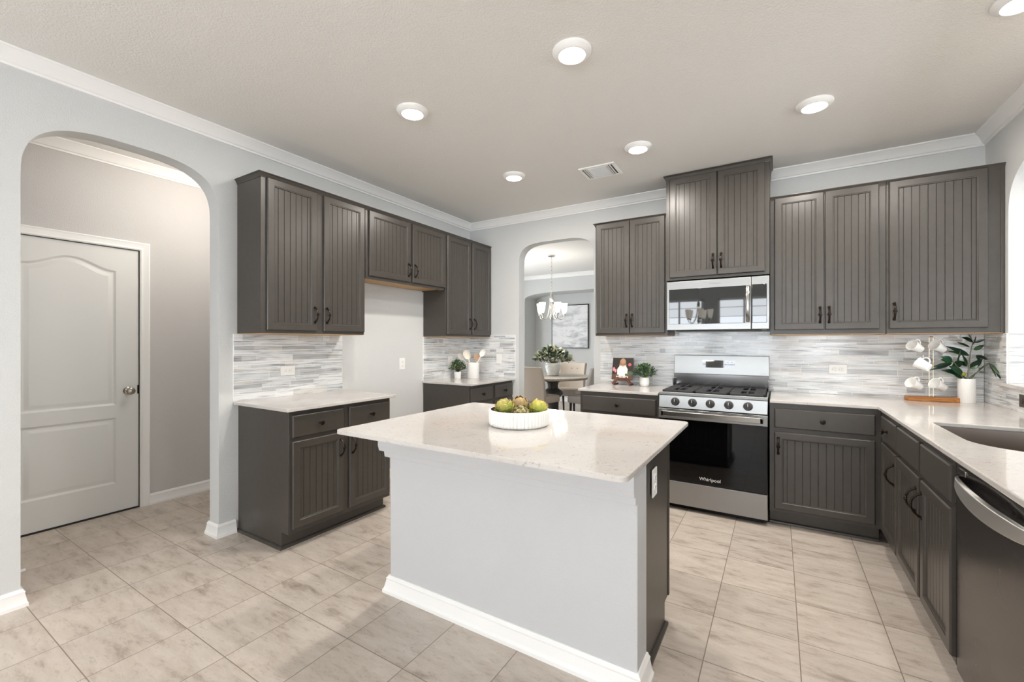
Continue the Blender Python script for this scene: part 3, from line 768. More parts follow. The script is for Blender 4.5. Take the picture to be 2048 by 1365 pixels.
for k in range(3):
    x0 = .018+k*.2435; x1 = x0+.238; y0, y1 = .040, .580; z = .928
    mb = MB()
    mb.box((x0, y0, z), (x1, y0+.014, z+.016)); mb.box((x0, y1-.014, z), (x1, y1, z+.016)); mb.box((x0, y0, z), (x0+.012, y1, z+.016)); mb.box((x1-.012, y0, z), (x1, y1, z+.016))
    mb.box((x0, (y0+y1)/2-.007, z), (x1, (y0+y1)/2+.007, z+.016))
    xm = (x0+x1)/2; mb.box((xm-.006, y0, z), (xm+.006, y1, z+.018))
    for j in range(1, 8):
        if j == 4: continue
        y = y0+(y1-y0)*j/8
        mb.box((x0, y-.011, z), (x0+.075, y+.011, z+.016)); mb.box((x1-.075, y-.011, z), (x1, y+.011, z+.016))
    for fx in (x0+.006, x1-.006):
        for fy in (y0+.007, y1-.007): mb.box((fx-.005, fy-.005, .9135), (fx+.005, fy+.005, z))
    mb.build('grate', M_IRON, t, bev=.003)
    for yy in ((.17, .45) if k != 1 else (.31,)):
        mb = MB(); mb.lathe([(.048, 0), (.046, .006), (.034, .007), (.033, .011), (.030, .013), (0, .013)], 24, ctr=(xm, yy, .9135)); mb.build('burner_cap', M_IRON, t)
mb = MB(); mb.box((0, .60, .912), (RW, .655, 1.045)); mb.box((0, .52, .912), (.008, .60, 1.0)); mb.box((RW-.008, .52, .912), (RW, .60, 1.0))
mb.build('backguard_lower', steel('dark_polished_steel', srgb(120, 118, 118), .16), t, bev=.002)
mb = MB(); pr = [(.592, 1.041), (.592, 1.052), (.604, 1.2116), (.66, 1.2116), (.66, 1.041)]; n = 5
mb.add([(0, y, z) for y, z in pr]+[(RW, y, z) for y, z in pr], [list(range(n)), [n+k for k in range(n)][::-1]]+[(k, n+k, n+(k+1) % n, (k+1) % n) for k in range(n)])
bg = mb.build('backguard', M_STEEL, t, bev=.004)
mb = MB(); mb.add([(.243, .5955, 1.103), (.505, .5955, 1.103), (.505, .5995, 1.168), (.243, .5995, 1.168)], [(0, 1, 2, 3)])
mb.add([(.243, .5955, 1.103), (.505, .5955, 1.103), (.505, .61, 1.103), (.243, .61, 1.103), (.505, .61, 1.168), (.505, .5995, 1.168), (.243, .5995, 1.168), (.243, .61, 1.168)], [(0, 3, 2, 1), (1, 2, 4, 5), (5, 4, 7, 6), (6, 7, 3, 0)])
dp = mb.build('clock_display', M_BLACKGLASS, bg)
for i in range(3):
    for j in range(3):
        mb = MB(); mb.box((.418+i*.031-.005, .5935, 1.115+j*.019-.002), (.418+i*.031+.005, .5990, 1.115+j*.019+.002)); mb.build('button_mark', M_MARK, dp)
# oven door
mb = MB(); mb.box((0, -.020, .722), (RW, .045, .800)); mb.box((0, -.014, .235), (RW, .045, .722), 1)
od = mb.build('oven_door', [M_STEEL, M_BLACK], t, bev=.003)
mb = MB(); mb.box((.004, -.0175, .240), (RW-.004, -.013, .722)); mb.build('oven_glass', M_OVENGLASS, od, bev=.001)
mb = MB(); hz = .767
mb.box((.028, -.072, hz-.021), (RW-.028, -.058, hz+.021)); mb.box((.028, -.072, hz-.021), (.050, -.018, hz+.021)); mb.box((RW-.050, -.072, hz-.021), (RW-.028, -.018, hz+.021))
mb.build('oven_handle', M_STEELH, od, bev=.005)
mb = MB()
for k in range(5): mb.box((.06+k*.135, -.0205, .793), (.06+k*.135+.10, -.018, .797))
mb.build('vent_slot', M_SLOT, od)
lettering('Whirlpool', .036, M_MARK, od, (.38, -.0180, .277), (pi/2, 0, 0))
mb = MB(); mb.box((0, -.012, .045), (RW, .045, .228)); mb.build('storage_drawer', M_STEEL, t, bev=.004)
mb = MB(); mb.box((0.0, .0, .228), (RW, .05, .236)); mb.build('door_gap', M_SLOT, t)

# ------------------------------------------------------------------ microwave
t = thing('microwave', 'stainless over-the-range microwave under the tallest wall cabinet', 'microwave', (-.8126, 3.859, 1.431))
MW, MH = .757, .412
mb = MB(); mb.box((0, .03, .012), (MW, .433, MH)); mb.box((.02, .03, 0), (MW-.02, .43, .012)); mb.build('case', M_BLACK, t, bev=.003)
mb = MB(); mb.box((0, .0, .0), (.634, .03, MH)); md = mb.build('door', M_STEEL, t, bev=.004)
mb = MB(); mb.box((.020, -.003, .050), (.630, .003, .346)); mb.build('door_glass', M_BLACKGLASS, md, bev=.002)
mb = MB(); pts = []
for k in range(17):
    u = -1+2*k/16; pts.append((.612, -.010-.036*(1-abs(u)**3), .200+.140*u))
mb.tube(pts, .013, 10, flat=.55, up=(1, 0, 0)); mb.build('door_handle', M_STEELH, md)
mb = MB(); mb.box((.637, 0, 0), (MW, .03, MH)); cp = mb.build('control_panel', M_STEEL, t, bev=.004)
mb = MB(); mb.box((.641, -.003, .050), (.741, .003, .350)); kp = mb.build('keypad', M_BLACKGLASS, cp, bev=.003)
lettering('Whirlpool', .020, M_MARKG, md, (.376, -.0008, .379), (pi/2, 0, 0))
mb = MB(); mb.box((.06, .08, -.006), (.70, .30, 0)); mb.build('vent_grille', M_IRON, t)

# ------------------------------------------------------------------ dishwasher
t = thing('dishwasher', 'black stainless dishwasher with a bowed steel handle beside the sink cabinet', 'dishwasher', (RX, 2.256, 0), -R90)
DWW = .606; D = RD
mb = MB(); mb.box((.01, -D+.03, .02), (DWW-.01, -.02, CB-.004)); mb.box((.02, -D+.08, 0), (DWW-.02, -.1, .03)); mb.build('tub', M_BLACK, t)
mb = MB(); NX, yf = 44, -D-.004; zs = [.105, .30, .60, .79, .812, .8125]+[.8155+.004*k for k in range(18)]+[.889]
x0, x1 = .003, DWW-.003; vs = []
for z in zs:
    for k in range(NX+1):
        u = k/NX; e = max(0, sin(pi*u))**.55
        zt = .838+.040*e; q_ = max(0, 1-(z-.8125)/(zt-.8125)); dp = 0 if z < .8124 else .026*e*q_*q_*(3-2*q_)
        vs.append((x0+(x1-x0)*u, yf+dp, z))
mb.add(vs, [(r*(NX+1)+k, r*(NX+1)+k+1, (r+1)*(NX+1)+k+1, (r+1)*(NX+1)+k) for r in range(len(zs)-1) for k in range(NX)])
mb.add([(x0, yf, .105), (x1, yf, .105), (x1, yf, .889), (x0, yf, .889), (x0, -D+.04, .105), (x1, -D+.04, .105), (x1, -D+.04, .889), (x0, -D+.04, .889)], [(0, 4, 5, 1), (1, 5, 6, 2), (2, 6, 7, 3), (3, 7, 4, 0), (4, 7, 6, 5)])
dd = mb.build('door', M_DARKSTEEL, t, smooth=50)
mb = MB(); mb.box((.01, -D+.06, .004), (DWW-.01, -D+.075, .105)); mb.build('kick_plate', M_BLACK, t)
mb = MB(); N = 24; vs = []
for k in range(N+1):
    u = k/N; x = .004+(DWW-.008)*u; o_ = .030*(max(0, sin(pi*u))**.6); dz = 0; bt = .800-.026*max(0, sin(pi*u))**.6
    for yy, zz in ((-D+.002-o_*.8, .833), (-D-.008-o_, .830), (-D-.009-o_, bt), (-D+.002, bt-.002)): vs.append((x, yy, zz+dz))
fs_ = []
for k in range(N):
    for j in range(4): fs_.append((k*4+j, k*4+(j+1) % 4, k*4+4+(j+1) % 4, k*4+4+j))
fs_ += [(3, 2, 1, 0), (N*4, N*4+1, N*4+2, N*4+3)]
mb.add(vs, fs_); mb.build('handle', M_DWSTEEL, dd, bev=.002, smooth=30)
mb = MB(); mb.box((.030, -D-.0065, .848), (.098, -D-.0035, .868)); mb.box((.034, -D-.0075, .851), (.094, -D-.006, .865), 1); mb.build('badge', [M_CHROME, M_DARKSTEEL], dd, bev=.0006)

# ------------------------------------------------------------------ ceiling lights and vent
LIGHTS = [(-.872, 1.99, 'largest round ceiling light in the middle above the island', .52), (-1.947, 1.982, 'round ceiling light on the left, before the tall left cabinets'),
          (.189, 3.199, 'round ceiling light on the right above the range corner'), (-.883, 3.22, 'round ceiling light beside the ceiling vent'),
          (-1.954, 3.215, 'small round ceiling light farthest back on the left'), (.877, 2.673, 'round ceiling light cut off at the top right corner')]
def ceiling_light(x, y, label, dim=1.0):
    t = thing('ceiling_light', label, 'ceiling light', (x, y, ZC), 0, 'recessed ceiling lights')
    mb = MB(); mb.lathe([(.097, 0), (.097, -.006), (.093, -.012), (.078, -.022), (.070, -.026), (.066, -.026), (.066, -.018)], 40); mb.build('trim_ring', M_TRIM, t, smooth=50)
    mb = MB(); mb.lathe([(0, -.0265), (.05, -.026), (.066, -.023)], 32); mb.build('lens', M_LENS, t, smooth=60)
    area('ceiling_lamp', (x, y, ZC-.032), (0, 0, 0),   .12, .12, LAMP*dim, WARM, 'DISK')
for a in LIGHTS: ceiling_light(*a)
_hl = bpy.data.lights.new('hall_lamp', 'POINT'); _hl.energy = 13.5; _hl.color = WARM; _hl.shadow_soft_size = .14
_ho = bpy.data.objects.new('hall_lamp', _hl); COL.objects.link(_ho); _ho.location = (-3.62, 1.74, 2.50)
t = thing('ceiling_vent', 'white louvred air vent in the ceiling near the small lights', 'vent', (-1.277, 3.51, ZC), radians(2))
def framebox(mb, x0, y0, x1, y1, w, z0, z1):
    mb.box((x0, y0, z0), (x1, y0+w, z1)); mb.box((x0, y1-w, z0), (x1, y1, z1)); mb.box((x0, y0+w, z0), (x0+w, y1-w, z1)); mb.box((x1-w, y0+w, z0), (x1, y1-w, z1))
mb = MB(); framebox(mb, -.150, -.130, .150, .130, .024, -.008, 0); mb.box((-.082, -.106, -.012), (-.076, .106, -.002)); mb.box((.076, -.106, -.012), (.082, .106, -.002)); mb.build('frame', M_TRIM, t)
mb = MB(); mb.box((-.128, -.108, -.003), (.128, .108, -.0005)); mb.build('duct_backing', M_SLOT, t)
mb = MB()
for k in range(11):
    y = -.098+k*.0192; mb.box((-.075, y, -.012), (.075, y+.0035, -.003))
for sx in (-1, 1):
    for k in range(2):
        x = sx*(.092+k*.017); mb.box((x-.003, -.104, -.013), (x+.003, .104, -.003))
mb.build('louvres', M_TRIM, t, smooth=0)

# ------------------------------------------------------------------ bowl with artichokes
t = thing('serving_bowl', 'round ribbed white bowl with brown inside on the island top', 'bowl', (-1.113, 1.881, CT))
mb = MB(); R = .150
prof = [(0, .001), (R*.92, .001), (R*.985, .008), (R, .018), (R, .060), (R*.995, .078), (R*.975, .081), (R*.955, .080)]
mb.lathe(prof, 260, rib=(2, 6, 52, .045)); mb.build('bowl_wall', M_CERMATTE, t, smooth=60)
mb = MB(); mb.lathe([(R*.955, .080), (R*.94, .06), (R*.92, .018), (R*.85, .012), (0, .012)], 48); mb.build('bowl_inside', M_BROWNGLAZE, t)['label'] = 'brown glazed inside'
def lerp3(a, b, t): return tuple(a[i]*(1-t)+b[i]*t for i in range(3))
def artichoke(label, px, r, axis, cols, seed):
    rng = random.Random(seed); ax = Vector(axis).normalized(); q = Vector((0, 0, 1)).rotation_difference(ax).to_matrix()
    mb = MB(); nring = 5
    mb.lathe([(0, -r*.8), (r*.5, -r*.62), (r*.74, 0), (r*.55, r*.5), (.0, r*.7)], 14, mat=q, c=srgb(70, 80, 36)[:3])  # core coloured dark as the shade in the gaps between bracts
    for k in range(nring):
        t_ = k/(nring-1); lat = -1.0+1.95*t_; cnt = [6, 7, 7, 6, 4][k]
        for j in range(cnt):
            th = 2*pi*(j+.5*(k % 2))/cnt+rng.uniform(-.12, .12); ll = lat*(1+rng.uniform(-.05, .05)); lift = rng.uniform(.009, .017)*(1 if k < 4 else .5); jit = rng.uniform(-.001, .0015)
            # bract hugs the globe from its base to its tip
            W_ = r*(1.62*cos(max(-1.2, min(1.2, ll)))/cnt*2.1+.10); Hh = r*(1.0-.2*t_)
            rows = []; br = rng.uniform(.72, 1.18)
            for a in range(5):
                v = a/4; la = ll-.15+v*Hh/r; rad = r*(.84+.04*t_)+lift*v**1.25+jit
                hw = W_*(.75+.35*sin(pi*(v*.62+.1)))*(1-v**3.5*.92)
                row = []
                for b in (-1, -.5, 0, .5, 1):
                    dth = b*hw/max(r*.35, rad*max(.25, cos(la))); rr_ = rad-.005*b*b
                    row.append(q @ Vector((rr_*cos(la)*cos(th+dth), rr_*cos(la)*sin(th+dth), rr_*sin(la)*1.02)))
                rows.append(row)
            base = tuple(x*br for x in lerp3(cols[0], cols[1], min(1, max(0, t_+rng.uniform(-.35, .35))))); tipc = cols[2]
            vs = [p for r_ in rows for p in r_]
            for a in range(4):
                c = lerp3(base, tipc, (0, .05, .2, .6)[a])
                mb.add([vs[i] for i in range(a*5, a*5+10)], [(b, b+1, b+6, b+5) for b in range(4)], 0, c)
    o = mb.build('artichoke', M_VEG, None, px, smooth=60); return tag(o, label, 'artichoke', 'artichokes in the island bowl')
G = lambda r, g, b: srgb(r, g, b)[:3]
bx_, by_ = -1.113, 1.881
rv = Vector((cos(YAW), sin(YAW), 0)); fv = Vector((-sin(YAW), cos(YAW), 0))
def at(l, f, z): p = Vector((bx_, by_, 0))+rv*l+fv*f; return (p.x, p.y, z)
artichoke('green artichoke at the left side of the bowl', at(-.074, .02, CT+.078), .049, (-.2, -.2, 1), (G(120, 160, 50), G(190, 190, 90), G(200, 160, 110)), 1)
artichoke('pinkish green artichoke at the back centre of the bowl', at(.004, .065, CT+.083), .049, (.1, -.3, 1), (G(166, 168, 92), G(196, 184, 120), G(190, 130, 110)), 2)
artichoke('pale artichoke facing forward at the front centre of the bowl', at(.012, -.058, CT+.062), .044, (.1, -1, .45), (G(150, 155, 80), G(196, 190, 128), G(120, 82, 70)), 3)
artichoke('bright green artichoke at the right side of the bowl', at(.098, .005, CT+.076), .048, (.3, .1, 1), (G(112, 168, 44), G(196, 198, 84), G(206, 160, 104)), 4)

# ------------------------------------------------------------------ plants
def bush(par, n, R, hgt, z0, lw, ll, cols, seed, droop=.3, stems=True, squash=1.0, m=M_LEAF, name='foliage'):
    rng = random.Random(seed); mb = MB()
    for k in range(n):
        th = rng.random()*2*pi; u = rng.random()**.6; el = rng.uniform(.05, 1)
        d = Vector((cos(th)*sin(el*1.45)*R, sin(th)*sin(el*1.45)*R*squash, hgt*cos(el*1.35)))*(.45+.55*u)
        tip = Vector((0, 0, z0))+d; base = Vector((rng.uniform(-.2, .2)*R*.3, rng.uniform(-.2, .2)*R*.3, z0-.01))
        if stems and k % 5 == 0: mb.tube([base, base*.5+tip*.5+Vector((0, 0, .01)), tip], [.0018, .0015, .0008], 5, 0, cols[-1])
        dirv = d.normalized()+Vector((rng.uniform(-.7, .7), rng.uniform(-.7, .7), rng.uniform(-.5, .5)))
        c = rng.choice(cols[:-1]); v = rng.uniform(.75, 1.25)
        mb.leaf(tip, dirv, Vector((rng.uniform(-1, 1), rng.uniform(-1.2, .5), rng.uniform(.1, 1))), ll*rng.uniform(.7, 1.25), lw*rng.uniform(.8, 1.2), droop*rng.uniform(-.3, 1), 0, tuple(x*v for x in c), n=5 if ll > .05 else 3, tip=.75)
    return mb.build(name, m, par, smooth=60)
def pot(par, prof, n=40, mat=None, rib=None, soil=None):
    mb = MB(); mb.lathe(prof, n, rib=rib); p = mb.build('pot', mat or M_CERMATTE, par, smooth=50)
    if soil: mb = MB(); mb.lathe([(0, soil[1]+.004), (soil[0], soil[1])], 20); mb.build('soil', M_SOIL, par)
    return p
GREEN = [G(58, 84, 46), G(84, 112, 58), G(104, 130, 74), G(46, 68, 48), G(70, 78, 50)]
t = thing('potted_plant', 'small bushy green plant in a white pot beside the utensil crock', 'plant', (-3.128, 3.905, CT))
pot(t, [(0, 0), (.034, 0), (.037, .004), (.041, .074), (.040, .077), (.037, .076), (.034, .06), (0, .058)], soil=(.036, .066))
bush(t, 330, .092, .125, .078, .006, .024, GREEN, 21)
t = thing('potted_plant', 'small leafy green plant in a round white pot beside the cookbook', 'plant', (-1.076, 4.148, CT))
pot(t, [(0, 0), (.034, 0), (.040, .006), (.0455, .030), (.045, .060), (.042, .081), (.040, .083), (.038, .081), (.041, .055), (0, .05)], mat=M_CERAMIC, soil=(.039, .066))
bush(t, 230, .110, .125, .075, .0105, .032, [G(62, 96, 50), G(96, 128, 66), G(60, 84, 62), G(84, 98, 92), G(70, 90, 50)], 22)
t = thing('potted_plant', 'tall long-leaved plant in a ribbed white pot beside the mug rack', 'plant', (1.104, 4.166, CT))
pot(t, [(0, 0), (.043, 0), (.0445, .003), (.0445, .150), (.0445, .162), (.043, .165), (.0405, .164), (.040, .13), (0, .13)], 136, rib=(2, 4, 34, .03), soil=(.040, .140))
rng = random.Random(8); mb = MB(); LG = [G(24, 58, 34), G(36, 76, 40), G(52, 92, 44), G(20, 48, 34)]
LV = [((0.033, 0.009, 0.419), (-0.018, -0.072, 0.466), 0.017), ((0.041, 0.029, 0.412), (0.093, 0.014, 0.436), 0.008), ((0.019, -0.015, 0.419), (-0.021, -0.066, 0.439), 0.007), ((0.036, 0.075, 0.381), (-0.033, 0.04, 0.419), 0.008), ((0.026, 0.054, 0.325), (-0.104, -0.066, 0.388), 0.015), ((0.048, 0.046, 0.364), (0.095, 0.039, 0.398), 0.013), ((-0.06, -0.054, 0.293), (-0.057, -0.102, 0.362), 0.014), ((-0.087, -0.067, 0.282), (-0.149, -0.087, 0.316), 0.022), ((-0.073, -0.001, 0.269), (-0.177, -0.057, 0.248), 0.012), ((-0.014, 0.033, 0.28), (-0.089, -0.056, 0.247), 0.018), ((-0.023, -0.019, 0.2), (-0.112, -0.081, 0.251), 0.02), ((-0.016, 0.025, 0.166), (-0.087, -0.007, 0.235), 0.014), ((-0.036, 0.027, 0.179), (-0.124, -0.079, 0.222), 0.008), ((0.009, 0.029, 0.25), (-0.015, 0.01, 0.333), 0.015), ((0.021, 0.027, 0.236), (0.077, 0.017, 0.303), 0.022), ((0.061, 0.048, 0.326), (0.1, 0.007, 0.294), 0.016), ((0.1, -0.025, 0.275), (0.117, -0.139, 0.216), 0.014), ((0.075, 0.064, 0.229), (0.101, 0.017, 0.266), 0.012), ((0.084, 0.103, 0.206), (0.101, -0.062, 0.217), 0.007), ((0.1, -0.133, 0.218), (0.125, -0.14, 0.171), 0.007), ((0.021, 0.027, 0.164), (0.045, 0.017, 0.2), 0.009), ((-0.003, 0.021, 0.167), (-0.036, -0.023, 0.21), 0.01), ((0.031, 0.001, 0.398), (0.037, -0.029, 0.459), 0.009), ]
for s_ in ([(0.003, 0.003, 0.158), (0.014, 0.01, 0.244), (0.023, 0.016, 0.347), (0.038, 0.025, 0.419)],
           [(-0.003, -0.001, 0.158), (-0.033, -0.018, 0.22), (-0.079, -0.047, 0.282)],
           [(0.011, 0.008, 0.158), (0.07, 0.044, 0.22), (0.1, -0.026, 0.275), (0.099, -0.144, 0.219)]): mb.tube(s_, [.005, .004, .003, .0022][:len(s_)], 6, 0, G(112, 116, 92))
for b_, e_, w_ in LV:
    b_, e_ = Vector(b_), Vector(e_); d = e_-b_
    mb.leaf(b_, d, Vector((rng.uniform(-.3, .3), 0, rng.uniform(.1, .6)))-fv, d.length*1.04, w_*1.15, rng.uniform(-.08, .12), 0, rng.choice(LG), n=8, fold=.22)
    if w_ > .011:      # a second, smaller leaf on the same twig
        e2 = e_+Vector((rng.uniform(-.035, .005), rng.uniform(-.03, .02), rng.uniform(-.055, -.01))); d2 = e2-b_
        mb.leaf(b_, d2, Vector((rng.uniform(-.3, .3), 0, rng.uniform(.1, .6)))-fv, d2.length*.9, w_*.95, rng.uniform(-.05, .2), 0, rng.choice(LG), n=8, fold=.22)
mb.build('foliage', M_GLOSSLEAF, t, smooth=60)
mb = MB(); mb.lathe([(0, -.014), (.010, -.008), (.012, .002), (.007, .012), (0, .014)], 12, c=G(140, 140, 40)); mb.build('bud', M_LEAF, t, (-.02, -.02, .195))

# ------------------------------------------------------------------ utensil crock
kx, ky = -3.0, 4.03
t = thing('utensil_crock', 'tall white ceramic crock holding spoons in the far corner', 'crock', (kx, ky, CT))
mb = MB(); mb.lathe([(0, 0), (.064, 0), (.068, .004), (.069, .16), (.070, .176), (.068, .180), (.064, .178), (.062, .02), (0, .015)], 40); mb.build('crock_wall', M_CERAMIC, t, smooth=50)
def spoon(label, l0, l1, f1, ztop, hl, hw, mat, slot=False, name='serving_spoon'):
    b = Vector((kx, ky, CT+.03))-rv*l1*.35; e = Vector((kx, ky, 0))+rv*l1+fv*f1; e.z = ztop-hl
    d = (e-b).normalized(); o = thing(name, label, 'utensil', tuple(b)); mb = MB(); mb.tube([(0, 0, 0), (e-b)*.5, e-b], [.0045, .0055, .006], 8); mb.build('stem', mat, o)
    mb = MB(); sd = rv-d*rv.dot(d); sd.normalize(); nn = d.cross(sd); c = (e-b)+d*hl*.5; vs = []; N = 24
    for ring, (s_, dp) in enumerate(((1, .0), (.97, .003), (.75, .009), (.4, .013), (.02, .014))):
        for k in range(N): a = 2*pi*k/N; vs.append(c+sd*hw*s_*cos(a)+d*hl*.55*s_*sin(a)+nn*dp)
    for ring, (s_, dp) in enumerate(((1, -.001), (.97, -.0015), (.75, .006), (.4, .010), (.02, .011))):
        for k in range(N): a = 2*pi*k/N; vs.append(c+sd*hw*s_*cos(a)+d*hl*.55*s_*sin(a)+nn*dp)
    f_ = []
    for r0 in list(range(4))+list(range(5, 9)):
        for k in range(N): k2 = (k+1) % N; f_.append((r0*N+k, r0*N+k2, (r0+1)*N+k2, (r0+1)*N+k))
    for k in range(N): k2 = (k+1) % N; f_.append((k, k2, 5*N+k2, 5*N+k))
    mb.add(vs, f_); mb.build('head', mat, o, smooth=50)
def ztop(v, d=4.99): return 1.3307+(684.6-v)/866.24*d
spoon('white round-headed spoon at the left of the crock', 0, -.115, .02, ztop(705), .085, .030, M_SPOON_W)
spoon('largest pale wooden spoon in the middle of the crock', 0, -.052, -.02, ztop(700), .105, .042, M_SPOON_B)
spoon('pale pinkish spoon leaning right in the crock', 0, .088, -.01, ztop(698), .085, .032, M_SPOON_W)
o = thing('spatula', 'flat wooden spatula between the spoons in the crock', 'utensil', (kx+.01, ky+.02, CT+.03)); zz = ztop(709)-CT-.03
mb = MB(); mb.tube([(0, 0, 0), (.012, .02, zz-.08)], .0055, 8); mb.build('stem', M_SPOON_B, o)
mb = MB(); mb.poly([(-.010, 0), (.010, 0), (.034, .045), (.036, .085), (-.036, .085), (-.034, .045)], [], lambda a, b, d: tuple(Vector((.012, .02, zz-.085))+rv*a+Vector((0, 0, b))+fv*d), .005); mb.build('blade', wood('tan_wood', srgb(176, 140, 110), srgb(192, 158, 126)), o)

# ------------------------------------------------------------------ cookbook on its stand
bx0 = -1.288; tilt = radians(14)
t = thing('book_stand', 'dark wooden crossed book stand on the counter left of the range', 'book stand', (bx0, 4.14, CT))
mb = MB()
for s_ in (-1, 1):
    mb.add([(s_*.026, -.012, .072), (s_*.048, -.012, .080), (s_*.098, -.030, .018), (s_*.078, -.030, .000), (s_*.026, .010, .072), (s_*.048, .010, .080), (s_*.098, -.008, .018), (s_*.078, -.008, 0)],
           [(0, 1, 2, 3), (7, 6, 5, 4), (0, 4, 5, 1), (1, 5, 6, 2), (2, 6, 7, 3), (3, 7, 4, 0)])
    mb.add([(s_*.03, .004, .07), (s_*.05, .004, .085), (s_*.02, .075, .20), (s_*.0, .075, .19), (s_*.03, .02, .07), (s_*.05, .02, .085), (s_*.02, .09, .20), (s_*.0, .09, .19)],
           [(0, 1, 2, 3), (7, 6, 5, 4), (0, 4, 5, 1), (1, 5, 6, 2), (2, 6, 7, 3), (3, 7, 4, 0)])
    mb.box((s_*.075-.008, .0, .0), (s_*.075+.008, .10, .012))
mb.build('crossed_legs', M_WALNUT, t, bev=.003)
mb = MB(); mb.box((-.05, -.03, .040), (.05, .02, .052)); mb.build('shelf_bar', M_WALNUT, t, bev=.002)
bk = thing('cookbook', 'dark-covered cookbook with a woman in white on the front standing on the book stand', 'book', (bx0, 4.128, CT+.054)); bk.rotation_euler = (-tilt, 0, 0)
BWd, BHt = .200, .214
mb = MB(); mb.box((-BWd/2, .0025, .002), (BWd/2-.003, .022, BHt-.002)); mb.build('pages', paper('book_pages', srgb(232, 226, 214)), bk)
mb = MB(); mb.box((-BWd/2, 0, 0), (BWd/2, .0025, BHt)); mb.box((-BWd/2, .022, 0), (BWd/2, .0245, BHt)); mb.box((-BWd/2-.002, 0, 0), (-BWd/2, .0245, BHt)); cv = mb.build('cover', paper('dark_book_cover', srgb(42, 28, 26), .3), bk)
def flat(name, polys, mat, par, d=-.0006):
    mb = MB()
    for pl in polys: mb.poly(pl, [], lambda a, b, dd: (a, d-.0004+dd, b), .0004)
    return mb.build(name, mat, par, smooth=0)
def ell(cx, cz, rx, rz, n=20): return [(cx+rx*cos(2*pi*k/n), cz+rz*sin(2*pi*k/n)) for k in range(n)]
flat('counter_print', [[(-.1, .0), (.1, .0), (.1, .062), (-.1, .052)]], paper('print_brown', srgb(92, 58, 48), .3), cv)
flat('hair_print', [ell(0, .168, .030, .040), ell(-.012, .14, .022, .032), ell(.016, .14, .02, .03)], paper('print_blond', srgb(200, 160, 118), .3), cv, -.0010)
flat('shirt_print', [[(-.048, .035), (.046, .035), (.052, .10), (.030, .138), (-.028, .138), (-.052, .10)]], paper('print_white', srgb(232, 222, 218), .3), cv, -.0014)
flat('face_print', [ell(.002, .166, .017, .024), [(-.008, .128), (.012, .128), (.010, .15), (-.006, .15)]], paper('print_skin', srgb(214, 160, 132), .3), cv, -.0018)
flat('sticker_print', [ell(.068, .148, .016, .016)], paper('print_coral', srgb(226, 112, 104), .3), cv, -.0012)
flat('flower_print', [ell(-.085, .10, .012, .02), ell(-.068, .085, .010, .018), ell(.06, .055, .02, .012)], paper('print_pink', srgb(206, 136, 136), .3), cv, -.0012)
flat('salad_print', [ell(.075, .062, .024, .022), ell(.04, .048, .014, .012), ell(-.05, .04, .018, .008)], paper('print_green', srgb(78, 96, 66), .3), cv, -.0016)
flat('title_print', [[(-.058+k*.0135, .018), (-.058+k*.0135+.0098, .018), (-.058+k*.0135+.0098, .034), (-.058+k*.0135, .034)] for k in range(9)], paper('print_title', srgb(232, 214, 196), .3), cv, -.0020)

# ------------------------------------------------------------------ mug rack and mugs
mx, my = .925, 4.165
t = thing('mug_rack', 'wire mug rack on a honey wood base beside the leafy plant', 'mug rack', (mx, my, CT), radians(8))
mb = MB(); mb.poly([(-.138, -.045), (.085, -.060), (.140, -.040), (.140, .045), (-.138, .045)], [], lambda a, b, d: (a, b, .030-d), .030); mb.build('wood_base', M_ACACIA, t, bev=.004)
mb = MB(); pts = [(-.011, 0, .03), (-.011, 0, .445)] + [(-.011*cos(pi*k/8), 0, .445+.011*sin(pi*k/8)) for k in range(1, 8)] + [(.011, 0, .445), (.011, 0, .03)]
mb.tube(pts, .0030, 8); mb.build('wire_post', M_WIRE, t)
HK = []
def hook(a, b, z):
    mb = MB(); s0 = Vector((math.copysign(.011, a) if abs(a) > .005 else 0, 0, z)); e = Vector((a, b, z+.012)); mb.tube([s0, (s0+e)/2+Vector((0, 0, -.004)), e, e+Vector((a*.08, b*.08, .014))], .0022, 7); mb.build('hook', M_WIRE, t)
def worldpos(u, v, d): l = (u-1024)/866.24*d; p = rv*l+fv*d; p.z = 1.3307-(v-684.64)/866.24*d; return p
def mug(label, ctr, axis, hdir, first=[None]):
    ax = Vector(axis).normalized(); hd = Vector(hdir); hd = hd-ax*hd.dot(ax); hd.normalize(); yv = ax.cross(hd)
    q = Matrix((hd, yv, ax)).transposed()
    if first[0] is None:
        o = thing('coffee_mug', label, 'mug', tuple(ctr)); o.rotation_mode = 'QUATERNION'
        K_ = .78; mb = MB(); mb.lathe([(a_*K_, b_*K_*1.1) for a_, b_ in [(0, -.040), (.024, -.040), (.027, -.043), (.031, -.043), (.034, -.040), (.036, -.012), (.0375, -.010), (.047, .040), (.050, .046), (.0495, .0475), (.047, .046), (.044, .038), (.033, -.030), (.031, -.036), (0, -.037)]], 36); mb.build('cup', M_CERAMIC, o, smooth=50)
        mb = MB(); pts = []
        for k in range(13): a = -pi/2+pi*k/12; pts.append((.027+.026*cos(a)+.003*sin(a), 0, .006+.022*sin(a)))
        mb.tube(pts, .0040, 8, flat=1.3, up=(1, 0, 0)); mb.build('mug_handle', M_CERAMIC, o, smooth=60); first[0] = o
    else:
        o = copy_tree(first[0]); o['label'] = label; o.location = ctr
    o['group'] = 'white mugs on the rack'
    o.rotation_quaternion = q.to_quaternion(); return o
up = Vector((0, 0, 1)); aL = rv*-.86+up*.42-fv*.08
